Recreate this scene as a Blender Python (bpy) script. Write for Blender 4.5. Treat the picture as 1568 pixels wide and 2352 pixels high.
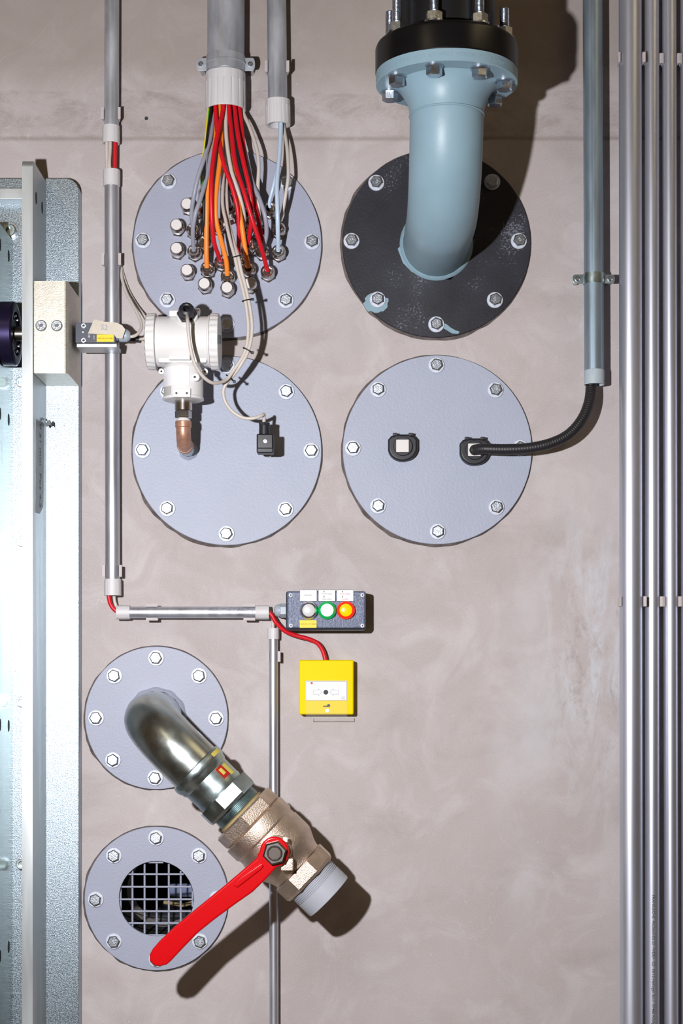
import bpy, bmesh, math, random
from mathutils import Vector, Matrix, Quaternion
random.seed(7)
for o in list(bpy.data.objects): bpy.data.objects.remove(o)
scene = bpy.context.scene
COL = scene.collection
PI = math.pi
V3 = Vector
# ---------------- frame: the wall is the plane y = 0, the camera looks along +y --------------
S = 0.00075          # metres per photograph pixel on the wall
D = 2.925            # camera distance
CZ = 1.35            # camera height
VX, VY = 784.0, 1560.0
def W(px, py, d=0.0):
    k = (D - d) / D * S
    return V3(((px - VX) * k, -d, CZ + (VY - py) * k))
def L(px, d=0.0): return px * S * (D - d) / D

# ---------------- camera ----------------
cam_d = bpy.data.cameras.new('camera'); cam = bpy.data.objects.new('camera', cam_d); COL.objects.link(cam)
cam.location = (0, -D, CZ); cam.rotation_euler = (PI / 2, 0, 0)
cam_d.sensor_fit = 'VERTICAL'; cam_d.sensor_height = 36.0; cam_d.sensor_width = 24.0
cam_d.lens = 36.0 * (D / S) / 2352.0
cam_d.shift_y = (VY - 1176.0) / 2352.0
cam_d.clip_start = 0.01
scene.camera = cam
# ---------------- world, light, exposure ----------------
world = bpy.data.worlds.new('World'); scene.world = world; world.use_nodes = True
bg = world.node_tree.nodes['Background']; bg.inputs[0].default_value = (0.9, 0.8, 0.65, 1); bg.inputs[1].default_value = 0.05
scene.cycles.max_bounces = 8
scene.view_settings.view_transform = 'Standard'; scene.view_settings.look = 'None'
scene.view_settings.exposure = 0.0; scene.view_settings.gamma = 1.0; scene.view_settings.use_curve_mapping = False
fl = bpy.data.lights.new('flash_head', 'SPOT'); fo = bpy.data.objects.new('flash_head', fl); COL.objects.link(fo)
fl.energy = 190; fl.color = (0.985, 0.975, 1.0); fl.shadow_soft_size = 0.022; fl.spot_size = math.radians(118); fl.spot_blend = 1.0
LP = V3(((202 - VX) * S, -1.976, CZ + (VY - 1239) * S)); fo.location = LP
aim = V3(((700 - VX) * S, 0, CZ + (VY - 1420) * S)) - LP
fo.rotation_euler = aim.to_track_quat('-Z', 'Y').to_euler()

# ---------------- materials ----------------
def srgb(r, g, b):
    f = lambda c: ((c / 255) / 12.92) if c / 255 <= 0.04045 else (((c / 255) + 0.055) / 1.055) ** 2.4
    return (f(r), f(g), f(b), 1)
def mat(name, rgb, metal=0.0, rough=0.5, var=0.0, vscale=20, stretch=(1, 1, 1), bump=0.0, bscale=200, rvar=0.0,
        emit=None, estr=0.0, trans=0.0, alpha=1.0, coat=0.0, rgb2=None, detail=6, spec=None, ior=1.45):
    m = bpy.data.materials.new(name); m.use_nodes = True
    nt = m.node_tree; N = nt.nodes; K = nt.links
    b = N['Principled BSDF']; c = srgb(*rgb)
    b.inputs['Base Color'].default_value = c; b.inputs['Metallic'].default_value = metal
    b.inputs['Roughness'].default_value = rough; b.inputs['IOR'].default_value = ior
    b.inputs['Transmission Weight'].default_value = trans; b.inputs['Alpha'].default_value = alpha
    b.inputs['Coat Weight'].default_value = coat; b.inputs['Coat Roughness'].default_value = 0.08
    if spec is not None: b.inputs['Specular IOR Level'].default_value = spec
    if emit: b.inputs['Emission Color'].default_value = srgb(*emit); b.inputs['Emission Strength'].default_value = estr
    if var or bump or rvar:
        tc = N.new('ShaderNodeTexCoord'); mp = N.new('ShaderNodeMapping'); K.new(tc.outputs['Object'], mp.inputs[0])
        mp.inputs['Scale'].default_value = stretch
        n = N.new('ShaderNodeTexNoise'); n.inputs['Scale'].default_value = vscale; n.inputs['Detail'].default_value = detail
        K.new(mp.outputs[0], n.inputs['Vector'])
        if var:
            r = N.new('ShaderNodeValToRGB'); K.new(n.outputs[0], r.inputs[0])
            r.color_ramp.elements[0].position = 0.3; r.color_ramp.elements[1].position = 0.7
            lo = srgb(*rgb2) if rgb2 else tuple(x * (1 - var) for x in c[:3]) + (1,)
            r.color_ramp.elements[0].color = lo; r.color_ramp.elements[1].color = c
            K.new(r.outputs[0], b.inputs['Base Color'])
        if rvar:
            mr = N.new('ShaderNodeMapRange'); K.new(n.outputs[0], mr.inputs[0])
            mr.inputs[1].default_value = 0.3; mr.inputs[2].default_value = 0.7
            mr.inputs[3].default_value = rough - rvar; mr.inputs[4].default_value = rough + rvar
            K.new(mr.outputs[0], b.inputs['Roughness'])
        if bump:
            n2 = N.new('ShaderNodeTexNoise'); n2.inputs['Scale'].default_value = bscale; n2.inputs['Detail'].default_value = 3
            K.new(mp.outputs[0], n2.inputs['Vector'])
            bp = N.new('ShaderNodeBump'); bp.inputs['Strength'].default_value = bump; bp.inputs['Distance'].default_value = 0.001
            K.new(n2.outputs[0], bp.inputs['Height']); K.new(bp.outputs[0], b.inputs['Normal'])
    return m
M = {}
M['plate'] = mat('grey_paint', (158, 163, 181), 0, 0.48, 0.06, 9, bump=0.35, bscale=330)
M['plate_light'] = mat('light_grey_paint', (164, 171, 189), 0, 0.5, 0.06, 9, bump=0.5, bscale=260)
M['mortar'] = mat('rim_mortar', (112, 103, 100), 0, 0.95, 0.5, 60, bump=1.0, bscale=300)
M['zinc'] = mat('zinc_bolt', (206, 214, 224), 1, 0.3, 0.25, 220, bump=0.3, bscale=500)
M['washer'] = mat('zinc_washer', (198, 203, 214), 0.25, 0.55, 0.1, 200)
M['conduit'] = mat('conduit_metal', (214, 217, 226), 0.85, 0.42, 0.22, 60, (1, 1, 0.12), rvar=0.06, bump=0.05, bscale=300)
M['conduit_dull'] = mat('galvanised_conduit', (206, 211, 220), 0.5, 0.42, 0.45, 40, (1, 1, 0.3), rvar=0.08, bump=0.1, bscale=500)
M['conduit_steel'] = mat('seamed_conduit', (160, 178, 192), 0.75, 0.44, 0.25, 60, (1, 1, 0.15), rvar=0.06)
M['tube'] = mat('bright_tube', (214, 218, 232), 0.85, 0.43, 0.18, 40, (1, 1, 0.05), rvar=0.05)
M['sleeve'] = mat('pale_sleeve_plastic', (206, 204, 206), 0, 0.5, 0.04, 30)
M['sleeve_blue'] = mat('grey_blue_sleeve', (170, 184, 192), 0, 0.5, 0.05, 30)
M['clip'] = mat('clip_plastic', (192, 184, 184), 0, 0.5, 0.08, 60)
M['blue'] = mat('blue_grey_paint', (136, 164, 178), 0, 0.42, 0.10, 14, bump=0.12, bscale=160)
M['black_flange'] = mat('black_flange', (15, 15, 17), 0, 0.3, 0.3, 20, (1, 1, 8))
M['black_pipe'] = mat('black_polymer', (20, 20, 22), 0, 0.4)
M['black'] = mat('black_plastic', (36, 36, 42), 0, 0.42, 0.1, 40)
M['blackrub'] = mat('black_ribbed_hose', (34, 33, 36), 0, 0.45)
M['nickel'] = mat('nickel_gland', (214, 206, 200), 1, 0.2, 0.15, 80)
M['plug'] = mat('white_plug', (216, 212, 210), 0, 0.5)
M['rubber'] = mat('dark_rubber', (30, 28, 28), 0, 0.6)
M['red_cable'] = mat('red_cable', (205, 16, 34), 0, 0.42)
M['orange_cable'] = mat('orange_cable', (246, 138, 48), 0, 0.42)
M['grey_cable'] = mat('grey_cable', (150, 152, 166), 0, 0.4)
M['beige_cable'] = mat('beige_cable', (198, 190, 182), 0, 0.42)
M['clear_cable'] = mat('pale_blue_tube', (186, 206, 226), 0, 0.3)
M['black_cable'] = mat('black_cable', (24, 24, 26), 0, 0.45)
M['green'] = mat('green_wire', (70, 150, 40), 0, 0.4)
M['yellow_wire'] = mat('yellow_wire', (220, 200, 40), 0, 0.4)
M['white'] = mat('white_enamel', (222, 221, 220), 0, 0.35, 0.03, 20)
M['white_label'] = mat('white_label', (228, 228, 232), 0, 0.4)
M['grey_label'] = mat('grey_label', (180, 178, 178), 0, 0.4)
M['ink'] = mat('dark_ink', (50, 50, 56), 0, 0.6)
M['red_ink'] = mat('red_ink', (170, 60, 60), 0, 0.6)
M['faint'] = mat('faint_ink', (150, 152, 170), 0, 0.6)
M['copper'] = mat('copper', (200, 154, 132), 0.5, 0.42, 0.35, 90, rgb2=(172, 128, 106), bump=0.2, bscale=300)
M['stainless'] = mat('stainless', (214, 208, 204), 1, 0.2)
M['yellow'] = mat('yellow_plastic', (238, 210, 0), 0, 0.5, spec=0.1)
M['yellow_label'] = mat('yellow_label', (244, 206, 20), 0, 0.5)
M['box'] = mat('dark_box_plastic', (52, 58, 72), 0, 0.4, 0.1, 40)
M['boxlid'] = mat('hammered_lid', (112, 122, 148), 0.1, 0.42, 0.6, 330, bump=0.8, bscale=420)
M['boxgland'] = mat('grey_gland_plastic', (160, 170, 182), 0, 0.4)
M['clear'] = mat('clear_plastic', (240, 240, 240), 0, 0.12, alpha=0.05)
M['btn_white'] = mat('white_lens', (214, 214, 214), 0.1, 0.2, coat=0.5)
M['chrome'] = mat('chrome_ring', (210, 210, 212), 1, 0.15)
M['lens_green'] = mat('lit_green_lens', (240, 255, 250), 0, 0.2, emit=(225, 255, 240), estr=1.1, coat=0.5)
M['rim_green'] = mat('lit_green_rim', (0, 150, 70), 0, 0.25, emit=(0, 150, 70), estr=0.5)
M['lens_orange'] = mat('lit_orange_lens', (255, 170, 0), 0, 0.18, emit=(255, 165, 0), estr=0.75, coat=0.8)
M['rim_orange'] = mat('lit_red_rim', (235, 40, 10), 0, 0.25, emit=(235, 40, 10), estr=0.5)
M['galv'] = mat('sparkling_galvanised_steel', (176, 188, 196), 1, 0.38, 0.35, 420, bump=0.35, bscale=700, rvar=0.07, rgb2=(120, 134, 144))
M['milled'] = mat('milled_steel', (198, 204, 206), 0.75, 0.42, 0.25, 30, (1, 1, 0.1), rvar=0.07)
M['mirror_steel'] = mat('polished_steel', (178, 192, 186), 1, 0.2, 0.35, 40, (1, 1, 0.12), rvar=0.06)
M['block'] = mat('pale_bracket_metal', (208, 204, 192), 0.75, 0.45, 0.2, 120, bump=0.25, bscale=500)
M['slot'] = mat('slot_dark', (30, 32, 30), 0.2, 0.6)
M['roller'] = mat('violet_black_anodised', (48, 42, 74), 0.75, 0.3)
M['switch'] = mat('switch_plastic', (78, 82, 94), 0, 0.4, 0.1, 100)
M['tape'] = mat('masking_tape', (206, 198, 184), 0, 0.7, 0.12, 60, bump=0.3, bscale=150)
M['greytape'] = mat('grey_tape', (150, 156, 158), 0.1, 0.5, 0.2, 50)
M['steelelbow'] = mat('galvanised_elbow', (200, 208, 204), 1, 0.3, 0.3, 30, rvar=0.07)
M['steelfit'] = mat('galvanised_fitting', (190, 206, 208), 1, 0.36, 0.3, 50, rvar=0.07)
M['brass'] = mat('nickel_cast_brass', (226, 208, 192), 1, 0.46, 0.25, 60, bump=0.7, bscale=520)
M['red'] = mat('red_lever_paint', (204, 3, 14), 0, 0.22, coat=0.4)
M['nut'] = mat('dull_steel_nut', (150, 146, 144), 1, 0.28)
M['pvc'] = mat('grey_thread_plastic', (172, 176, 186), 0, 0.4)
M['redtag'] = mat('red_tag', (170, 30, 24), 0, 0.4)
M['yellowtag'] = mat('yellow_tag', (206, 190, 90), 0, 0.5)
M['void'] = mat('dark_cavity', (16, 16, 18), 0, 0.9)
M['inner'] = mat('blue_grey_duct', (120, 130, 160), 0, 0.5)
M['tan'] = mat('tan_strip', (170, 150, 110), 0, 0.6)
M['room'] = mat('room_plaster', (196, 180, 158), 0, 0.9, 0.1, 3)
M['roomfloor'] = mat('room_floor', (150, 142, 130), 0, 0.7, 0.1, 5)
M['lamp'] = mat('lamp_diffuser', (255, 240, 210), 0, 0.5, emit=(255, 230, 184), estr=10.0)

def black_plate_mat():
    m = mat('black_speckled_plate', (48, 49, 58), 0, 0.4, 0.55, 11, bump=0.2, bscale=260)
    nt = m.node_tree; N = nt.nodes; K = nt.links; b = N['Principled BSDF']
    old = b.inputs['Base Color'].links[0].from_socket
    tc = N.new('ShaderNodeTexCoord')
    n = N.new('ShaderNodeTexNoise'); n.inputs['Scale'].default_value = 300; n.inputs['Detail'].default_value = 6; K.new(tc.outputs['Object'], n.inputs['Vector'])
    g = N.new('ShaderNodeTexNoise'); g.inputs['Scale'].default_value = 12; K.new(tc.outputs['Object'], g.inputs['Vector'])
    mu = N.new('ShaderNodeMath'); mu.operation = 'MULTIPLY'; K.new(n.outputs[0], mu.inputs[0]); K.new(g.outputs[0], mu.inputs[1])
    r = N.new('ShaderNodeValToRGB'); K.new(mu.outputs[0], r.inputs[0]); r.color_ramp.elements[0].position = 0.34; r.color_ramp.elements[1].position = 0.42
    mx = N.new('ShaderNodeMixRGB'); K.new(r.outputs[0], mx.inputs[0]); K.new(old, mx.inputs[1]); mx.inputs[2].default_value = srgb(104, 106, 116)
    K.new(mx.outputs[0], b.inputs['Base Color'])
    return m
M['blackplate'] = black_plate_mat()

def wall_mat():
    m = bpy.data.materials.new('trowelled_concrete'); m.use_nodes = True
    nt = m.node_tree; N = nt.nodes; K = nt.links; b = N['Principled BSDF']; b.inputs['Roughness'].default_value = 0.75
    b.inputs['Specular IOR Level'].default_value = 0.3
    tc = N.new('ShaderNodeTexCoord'); P = tc.outputs['Object']
    def noise(sc, det=6, rough=0.55, st=(1, 1, 1), dist=0.0):
        mp = N.new('ShaderNodeMapping'); mp.inputs['Scale'].default_value = st; K.new(P, mp.inputs[0])
        n = N.new('ShaderNodeTexNoise'); n.inputs['Scale'].default_value = sc; n.inputs['Detail'].default_value = det
        n.inputs['Roughness'].default_value = rough; n.inputs['Distortion'].default_value = dist; K.new(mp.outputs[0], n.inputs['Vector']); return n.outputs[0]
    def ramp(x, a, c, ca, cb):
        r = N.new('ShaderNodeValToRGB'); K.new(x, r.inputs[0]); r.color_ramp.elements[0].position = a; r.color_ramp.elements[1].position = c
        r.color_ramp.elements[0].color = ca; r.color_ramp.elements[1].color = cb; return r.outputs[0]
    def mth(op, a, bb, clamp=False):
        n = N.new('ShaderNodeMath'); n.operation = op; n.use_clamp = clamp
        for i, v in enumerate((a, bb)):
            if isinstance(v, (int, float)): n.inputs[i].default_value = v
            else: K.new(v, n.inputs[i])
        return n.outputs[0]
    def mix(f, a, bb, mode='MIX'):
        n = N.new('ShaderNodeMixRGB'); n.blend_type = mode
        for i, v in enumerate((f, a, bb)):
            if isinstance(v, (int, float)): n.inputs[i].default_value = v
            elif isinstance(v, tuple): n.inputs[i].default_value = v
            else: K.new(v, n.inputs[i])
        return n.outputs[0]
    base = ramp(noise(2.4, 8, 0.6, (1, 1, 0.7), 0.6), 0.32, 0.68, srgb(170, 160, 159), srgb(188, 179, 179))
    base = mix(mth('MULTIPLY', ramp(noise(9, 8, 0.65, dist=1.2), 0.48, 0.72, (0, 0, 0, 1), (1, 1, 1, 1)), 0.55), base, srgb(204, 199, 200))
    base = mix(mth('MULTIPLY', ramp(noise(5, 6, 0.6, (1, 1, 1.6), 0.8), 0.52, 0.78, (0, 0, 0, 1), (1, 1, 1, 1)), 0.42), base, srgb(142, 130, 124))
    base = mix(0.12, base, ramp(noise(700, 2), 0.35, 0.65, (0.15, 0.14, 0.13, 1), (0.9, 0.88, 0.86, 1)))
    # pour joint band near the top: two rough lines and a scuffed strip between them
    sx = N.new('ShaderNodeSeparateXYZ'); K.new(P, sx.inputs[0])
    wob = mth('MULTIPLY', mth('SUBTRACT', noise(7, 5), 0.5), 0.035)
    z = mth('ADD', sx.outputs[2], wob)
    z1 = CZ + (VY - 318) * S; z0 = CZ + (VY - 212) * S
    line1 = mth('SUBTRACT', 1.0, mth('DIVIDE', mth('ABSOLUTE', mth('SUBTRACT', sx.outputs[2], z1), 0), 0.006), True)
    gt = N.new('ShaderNodeMath'); gt.operation = 'GREATER_THAN'; K.new(z, gt.inputs[0]); gt.inputs[1].default_value = z1
    lt = N.new('ShaderNodeMath'); lt.operation = 'LESS_THAN'; K.new(z, lt.inputs[0]); lt.inputs[1].default_value = z0
    band = mth('MULTIPLY', gt.outputs[0], lt.outputs[0])
    scuff = ramp(noise(16, 10, 0.75, (0.7, 1, 1.4), 0.3), 0.46, 0.72, (0, 0, 0, 1), (1, 1, 1, 1))
    base = mix(mth('MULTIPLY', mth('MULTIPLY', band, scuff), 0.6), base, srgb(128, 112, 104))
    base = mix(mth('MULTIPLY', line1, 0.45), base, srgb(120, 106, 98))
    up = N.new('ShaderNodeMapRange'); K.new(z, up.inputs[0]); up.inputs[1].default_value = z0 - 0.01; up.inputs[2].default_value = z0 + 0.05
    base = mix(mth('MULTIPLY', up.outputs[0], 0.55), base, srgb(150, 138, 128))
    # pale bluish cement smear on the right-hand part of the wall
    def blob_mask(px, py, rx, rz):
        dx = mth('DIVIDE', mth('SUBTRACT', sx.outputs[0], (px - VX) * S), rx * S); dz = mth('DIVIDE', mth('SUBTRACT', sx.outputs[2], CZ + (VY - py) * S), rz * S)
        return mth('SUBTRACT', 1.0, mth('SQRT', mth('ADD', mth('MULTIPLY', dx, dx), mth('MULTIPLY', dz, dz)), 0), True)
    patchy = ramp(noise(11, 8, 0.7, (1.6, 1, 0.6), 0.6), 0.46, 0.60, (0, 0, 0, 1), (1, 1, 1, 1))
    base = mix(mth('MULTIPLY', mth('MULTIPLY', blob_mask(1350, 1480, 170, 420), patchy), 1.3, True), base, srgb(196, 197, 202))
    patchy2 = ramp(noise(26, 9, 0.75, (1.3, 1, 0.6), 0.4), 0.52, 0.66, (0, 0, 0, 1), (1, 1, 1, 1))
    base = mix(mth('MULTIPLY', mth('MULTIPLY', blob_mask(1360, 1560, 170, 380), patchy2), 0.9, True), base, srgb(150, 139, 136))
    base = mix(mth('MULTIPLY', mth('MULTIPLY', blob_mask(1200, 1680, 90, 520), ramp(noise(7, 6, 0.6), 0.4, 0.6, (0, 0, 0, 1), (1, 1, 1, 1))), 0.8, True), base, srgb(196, 195, 200))
    # fine hairline scratches, drawn by a thin iso-line of stretched noise
    hn = noise(3.1, 3, 0.5, (1, 1, 1), 2.0)
    hair = mth('SUBTRACT', 1.0, mth('DIVIDE', mth('ABSOLUTE', mth('SUBTRACT', hn, 0.56), 0), 0.0012), True)
    base = mix(mth('MULTIPLY', mth('MULTIPLY', hair, ramp(noise(6, 2), 0.5, 0.62, (0, 0, 0, 1), (1, 1, 1, 1))), 0.35), base, srgb(214, 208, 206))
    # scratches and pits
    w = N.new('ShaderNodeTexVoronoi'); w.inputs['Scale'].default_value = 26; K.new(P, w.inputs['Vector'])
    pit = ramp(w.outputs['Distance'], 0.02, 0.035, (1, 1, 1, 1), (0, 0, 0, 1))
    base = mix(mth('MULTIPLY', pit, 0.5), base, srgb(225, 220, 218))
    K.new(base, b.inputs['Base Color'])
    bp = N.new('ShaderNodeBump'); bp.inputs['Strength'].default_value = 0.35; bp.inputs['Distance'].default_value = 0.004
    h = mth('ADD', mth('MULTIPLY', noise(14, 8, 0.6), 1.0), mth('MULTIPLY', noise(300, 3), 0.12))
    h = mth('ADD', h, mth('MULTIPLY', line1, -0.35)); h = mth('ADD', h, mth('MULTIPLY', mth('MULTIPLY', band, scuff), 0.25))
    K.new(h, bp.inputs['Height']); K.new(bp.outputs[0], b.inputs['Normal'])
    return m
M['wall'] = wall_mat()

# ---------------- mesh helpers (all take world coordinates) ----------------
ORG = {}
def finish(name, bm, m, parent=None, origin=None, sharp=32, smooth=True):
    me = bpy.data.meshes.new(name)
    bmesh.ops.recalc_face_normals(bm, faces=bm.faces)
    if origin is None:
        lo = V3((min(v.co[i] for v in bm.verts) for i in range(3))); hi = V3((max(v.co[i] for v in bm.verts) for i in range(3)))
        origin = (lo + hi) / 2
    origin = V3(origin)
    bmesh.ops.translate(bm, vec=-origin, verts=bm.verts)
    bm.to_mesh(me); bm.free()
    if smooth:
        me.polygons.foreach_set('use_smooth', [True] * len(me.polygons)); me.set_sharp_from_angle(angle=math.radians(sharp))
    me.materials.append(M[m] if isinstance(m, str) else m)
    o = link(name, me, origin, parent)
    if smooth:
        w = o.modifiers.new('even_shading', 'WEIGHTED_NORMAL'); w.keep_sharp = True
    return o
def link(name, me, origin, parent=None, rot=None):
    o = bpy.data.objects.new(name, me); COL.objects.link(o); ORG[o] = V3(origin)
    if parent: o.parent = parent; o.location = ORG[o] - ORG[parent]
    else: o.location = ORG[o]
    if rot: o.rotation_euler = rot
    return o
def empty(name, loc):
    o = bpy.data.objects.new(name, None); COL.objects.link(o); o.location = loc; ORG[o] = V3(loc); o.empty_display_size = 0.02; return o
def tag(o, label=None, cat=None, group=None, kind=None):
    if label: o['label'] = label
    if cat: o['category'] = cat
    if group: o['group'] = group
    if kind: o['kind'] = kind
    return o
def frame(axis):
    a = V3(axis).normalized(); ref = V3((0, 0, 1)) if abs(a.z) < 0.9 else V3((1, 0, 0))
    u = ref.cross(a).normalized(); v = a.cross(u); return a, u, v
def lathe(prof, org, axis, seg=32, bm=None, phase=0.0, rf=None, closed=False):
    """prof: list of (r, t); r=0 ends are closed to a point"""
    bm = bm or bmesh.new(); a, u, v = frame(axis); org = V3(org); rings = []
    for j, (r, t) in enumerate(prof):
        if r <= 1e-7: rings.append([bm.verts.new(org + a * t)]); continue
        ring = []
        for i in range(seg):
            th = 2 * PI * i / seg + phase; rr = r * (rf(i, j) if rf else 1)
            ring.append(bm.verts.new(org + a * t + (u * math.cos(th) + v * math.sin(th)) * rr))
        rings.append(ring)
    n = len(rings)
    for j in range(n if closed else n - 1):
        A, B = rings[j], rings[(j + 1) % n]
        if len(A) == 1 and len(B) == 1: continue
        for i in range(seg):
            k = (i + 1) % seg
            if len(A) == 1: bm.faces.new((A[0], B[k], B[i]))
            elif len(B) == 1: bm.faces.new((A[i], A[k], B[0]))
            else: bm.faces.new((A[i], A[k], B[k], B[i]))
    return bm
def solid(pts, org, axis, seg=32, bm=None, **k):
    return lathe([(0, pts[0][1])] + list(pts) + [(0, pts[-1][1])], org, axis, seg, bm, **k)
def hexa(af, h, org, axis, phase=0.0, ch=0.0012, bm=None):
    R = af / math.sqrt(3)
    return solid([(R, 0), (R, h - ch), (R - ch * 1.4, h)], org, axis, 6, bm, phase=phase)
def box(p0, p1, bev=0.0, bm=None, seg=2):
    b2 = bmesh.new(); lo = [min(p0[i], p1[i]) for i in range(3)]; hi = [max(p0[i], p1[i]) for i in range(3)]
    bmesh.ops.create_cube(b2, size=1)
    for v in b2.verts: v.co = V3([lo[i] if v.co[i] < 0 else hi[i] for i in range(3)])
    if bev: bmesh.ops.bevel(b2, geom=b2.edges[:], offset=bev, segments=seg, affect='EDGES', profile=0.5)
    return join(bm, b2)
def join(bm, b2):
    if bm is None: return b2
    vm = {v: bm.verts.new(v.co) for v in b2.verts}
    for f in b2.faces:
        try: bm.faces.new([vm[v] for v in f.verts])
        except ValueError: pass
    b2.free(); return bm
def prism(poly, y0, y1, bev=0.0, bm=None, seg=2, onlyfront=True):
    """poly: (x,z) world points, extruded from y0 (back) to y1 (front)"""
    b2 = bmesh.new(); n = len(poly)
    A = [b2.verts.new((x, y0, z)) for x, z in poly]; B = [b2.verts.new((x, y1, z)) for x, z in poly]
    b2.faces.new(A); top = b2.faces.new(B[::-1])
    for i in range(n): b2.faces.new((A[i], B[i], B[(i + 1) % n], A[(i + 1) % n]))
    bmesh.ops.recalc_face_normals(b2, faces=b2.faces)
    if bev: bmesh.ops.bevel(b2, geom=list(top.edges), offset=bev, segments=seg, affect='EDGES', profile=0.5)
    return join(bm, b2)
def catmull(P, n=8):
    P = [V3(p) for p in P]; Q = [P[0] * 2 - P[1]] + P + [P[-1] * 2 - P[-2]]; out = []
    for i in range(1, len(Q) - 2):
        a, b, c, d = Q[i - 1], Q[i], Q[i + 1], Q[i + 2]
        for k in range(n):
            t = k / n
            out.append(0.5 * ((2 * b) + (c - a) * t + (2 * a - 5 * b + 4 * c - d) * t * t + (3 * b - a - 3 * c + d) * t ** 3))
    out.append(P[-1]); return out
def sweep(path, r, seg=12, bm=None, cap=True, rf=None, half=None):
    bm = bm or bmesh.new(); path = [V3(p) for p in path]; n = len(path)
    T = [(path[min(i + 1, n - 1)] - path[max(i - 1, 0)]).normalized() for i in range(n)]
    _, u, v = frame(T[0]); rings = []
    for i in range(n):
        if i: q = T[i - 1].rotation_difference(T[i]); u = q @ u; v = q @ v
        rr = r * (rf(i) if rf else 1); a0, a1 = half if half else (0, 2 * PI)
        cnt = seg + (1 if half else 0)
        rings.append([bm.verts.new(path[i] + (u * math.cos(a0 + (a1 - a0) * k / seg) + v * math.sin(a0 + (a1 - a0) * k / seg)) * rr) for k in range(cnt)])
    m = len(rings[0])
    for i in range(n - 1):
        for k in range(m if not half else m - 1):
            bm.faces.new((rings[i][k], rings[i][(k + 1) % m], rings[i + 1][(k + 1) % m], rings[i + 1][k]))
    if cap and not half: bm.faces.new(rings[0][::-1]); bm.faces.new(rings[-1])
    return bm
def text_mesh(s, size, depth=0.0002, font_align='CENTER'):
    c = bpy.data.curves.new('lettering', 'FONT'); c.body = s; c.size = size; c.extrude = depth; c.align_x = font_align; c.align_y = 'CENTER'
    c.resolution_u = 2
    o = bpy.data.objects.new('lettering', c); COL.objects.link(o); bpy.context.view_layer.update()
    me = bpy.data.meshes.new_from_object(o.evaluated_get(bpy.context.evaluated_depsgraph_get()))
    bpy.data.objects.remove(o); bpy.data.curves.remove(c); return me
def text(s, size, loc, m, parent, angle=0.0, name='lettering', bend=None, tilt=None, sx=1.0, along=None):
    """flat letters on a surface facing the camera; angle turns them about the view axis; bend = pipe radius"""
    me = text_mesh(s, size)
    Rz = Matrix.Rotation(angle, 3, 'Z')
    for v in me.vertices:
        p = v.co.copy(); p.x *= sx; q = Rz @ V3((p.x, p.y, 0)); y = -p.z
        if bend:
            ax, R = bend
            if ax == 'z': th = q.x / R; q2 = V3((R * math.sin(th), R - R * math.cos(th) + y, q.y))
            else: th = q.y / R; q2 = V3((q.x, R - R * math.cos(th) + y, R * math.sin(th)))
        else: q2 = V3((q.x, y, q.y))
        v.co = q2
    me.materials.clear(); me.materials.append(M[m])
    return link(name, me, loc, parent)

# ================= ROOM =================
RX0, RX1, RY0, RZ1 = -2.2, 2.6, -3.9, 3.3
hole_c = W(358, 2065); hole_r = 0.0655
bm = bmesh.new()
outer = [bm.verts.new(p) for p in ((RX0, 0, 0), (RX1, 0, 0), (RX1, 0, RZ1), (RX0, 0, RZ1))]
inner = [bm.verts.new((hole_c.x + hole_r * math.cos(2 * PI * i / 48), 0, hole_c.z + hole_r * math.sin(2 * PI * i / 48))) for i in range(48)]
ed = [bm.edges.new((outer[i], outer[(i + 1) % 4])) for i in range(4)] + [bm.edges.new((inner[i], inner[(i + 1) % 48])) for i in range(48)]
bmesh.ops.triangle_fill(bm, edges=ed, use_beauty=True)
ret = bmesh.ops.extrude_face_region(bm, geom=bm.faces[:])
for v in [g for g in ret['geom'] if isinstance(g, bmesh.types.BMVert)]: v.co.y += 0.2
wallo = finish('wall_front', bm, 'wall', origin=(0, 0, 0), smooth=False); tag(wallo, kind='structure')
cav = finish('shaft', lathe([(hole_r - 0.0005, 0.0), (hole_r - 0.0005, 0.12), (0.10, 0.121), (0.10, 0.36), (0, 0.361)], hole_c, (0, 1, 0), 48), 'void', wallo)
def slab(name, p0, p1, m='room'): return tag(finish(name, box(p0, p1), m, smooth=False), kind='structure')
slab('wall_left', (RX0 - 0.1, RY0, 0), (RX0, 0.2, RZ1)); slab('wall_right', (RX1, RY0, 0), (RX1 + 0.1, 0.2, RZ1))
slab('wall_back', (RX0 - 0.1, RY0 - 0.1, 0), (RX1 + 0.1, RY0, RZ1))
slab('floor', (RX0 - 0.1, RY0 - 0.1, -0.1), (RX1 + 0.1, 0.2, 0), 'roomfloor'); slab('ceiling', (RX0 - 0.1, RY0 - 0.1, RZ1), (RX1 + 0.1, 0.2, RZ1 + 0.1))
for lx, ly0, ly1, side in ((1.5, -2.0, -0.7, 'right'), (-1.3, -3.3, -2.0, 'added for fill, left')):  # left lamp added to raise the ambient fill; right one matches streaks on tubes
    t = empty('ceiling_fill_lamp', (lx, (ly0 + ly1) / 2, RZ1)); tag(t, 'long warm strip lamp under the ceiling, %s of the camera' % side, 'lamp')
    finish('housing', box((lx - 0.08, ly0, RZ1 - 0.06), (lx + 0.08, ly1, RZ1 - 0.001), 0.004), 'white', t)
    finish('diffuser', box((lx - 0.06, ly0 + 0.03, RZ1 - 0.085), (lx + 0.06, ly1 - 0.03, RZ1 - 0.0605), 0.01), 'lamp', t)

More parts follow.
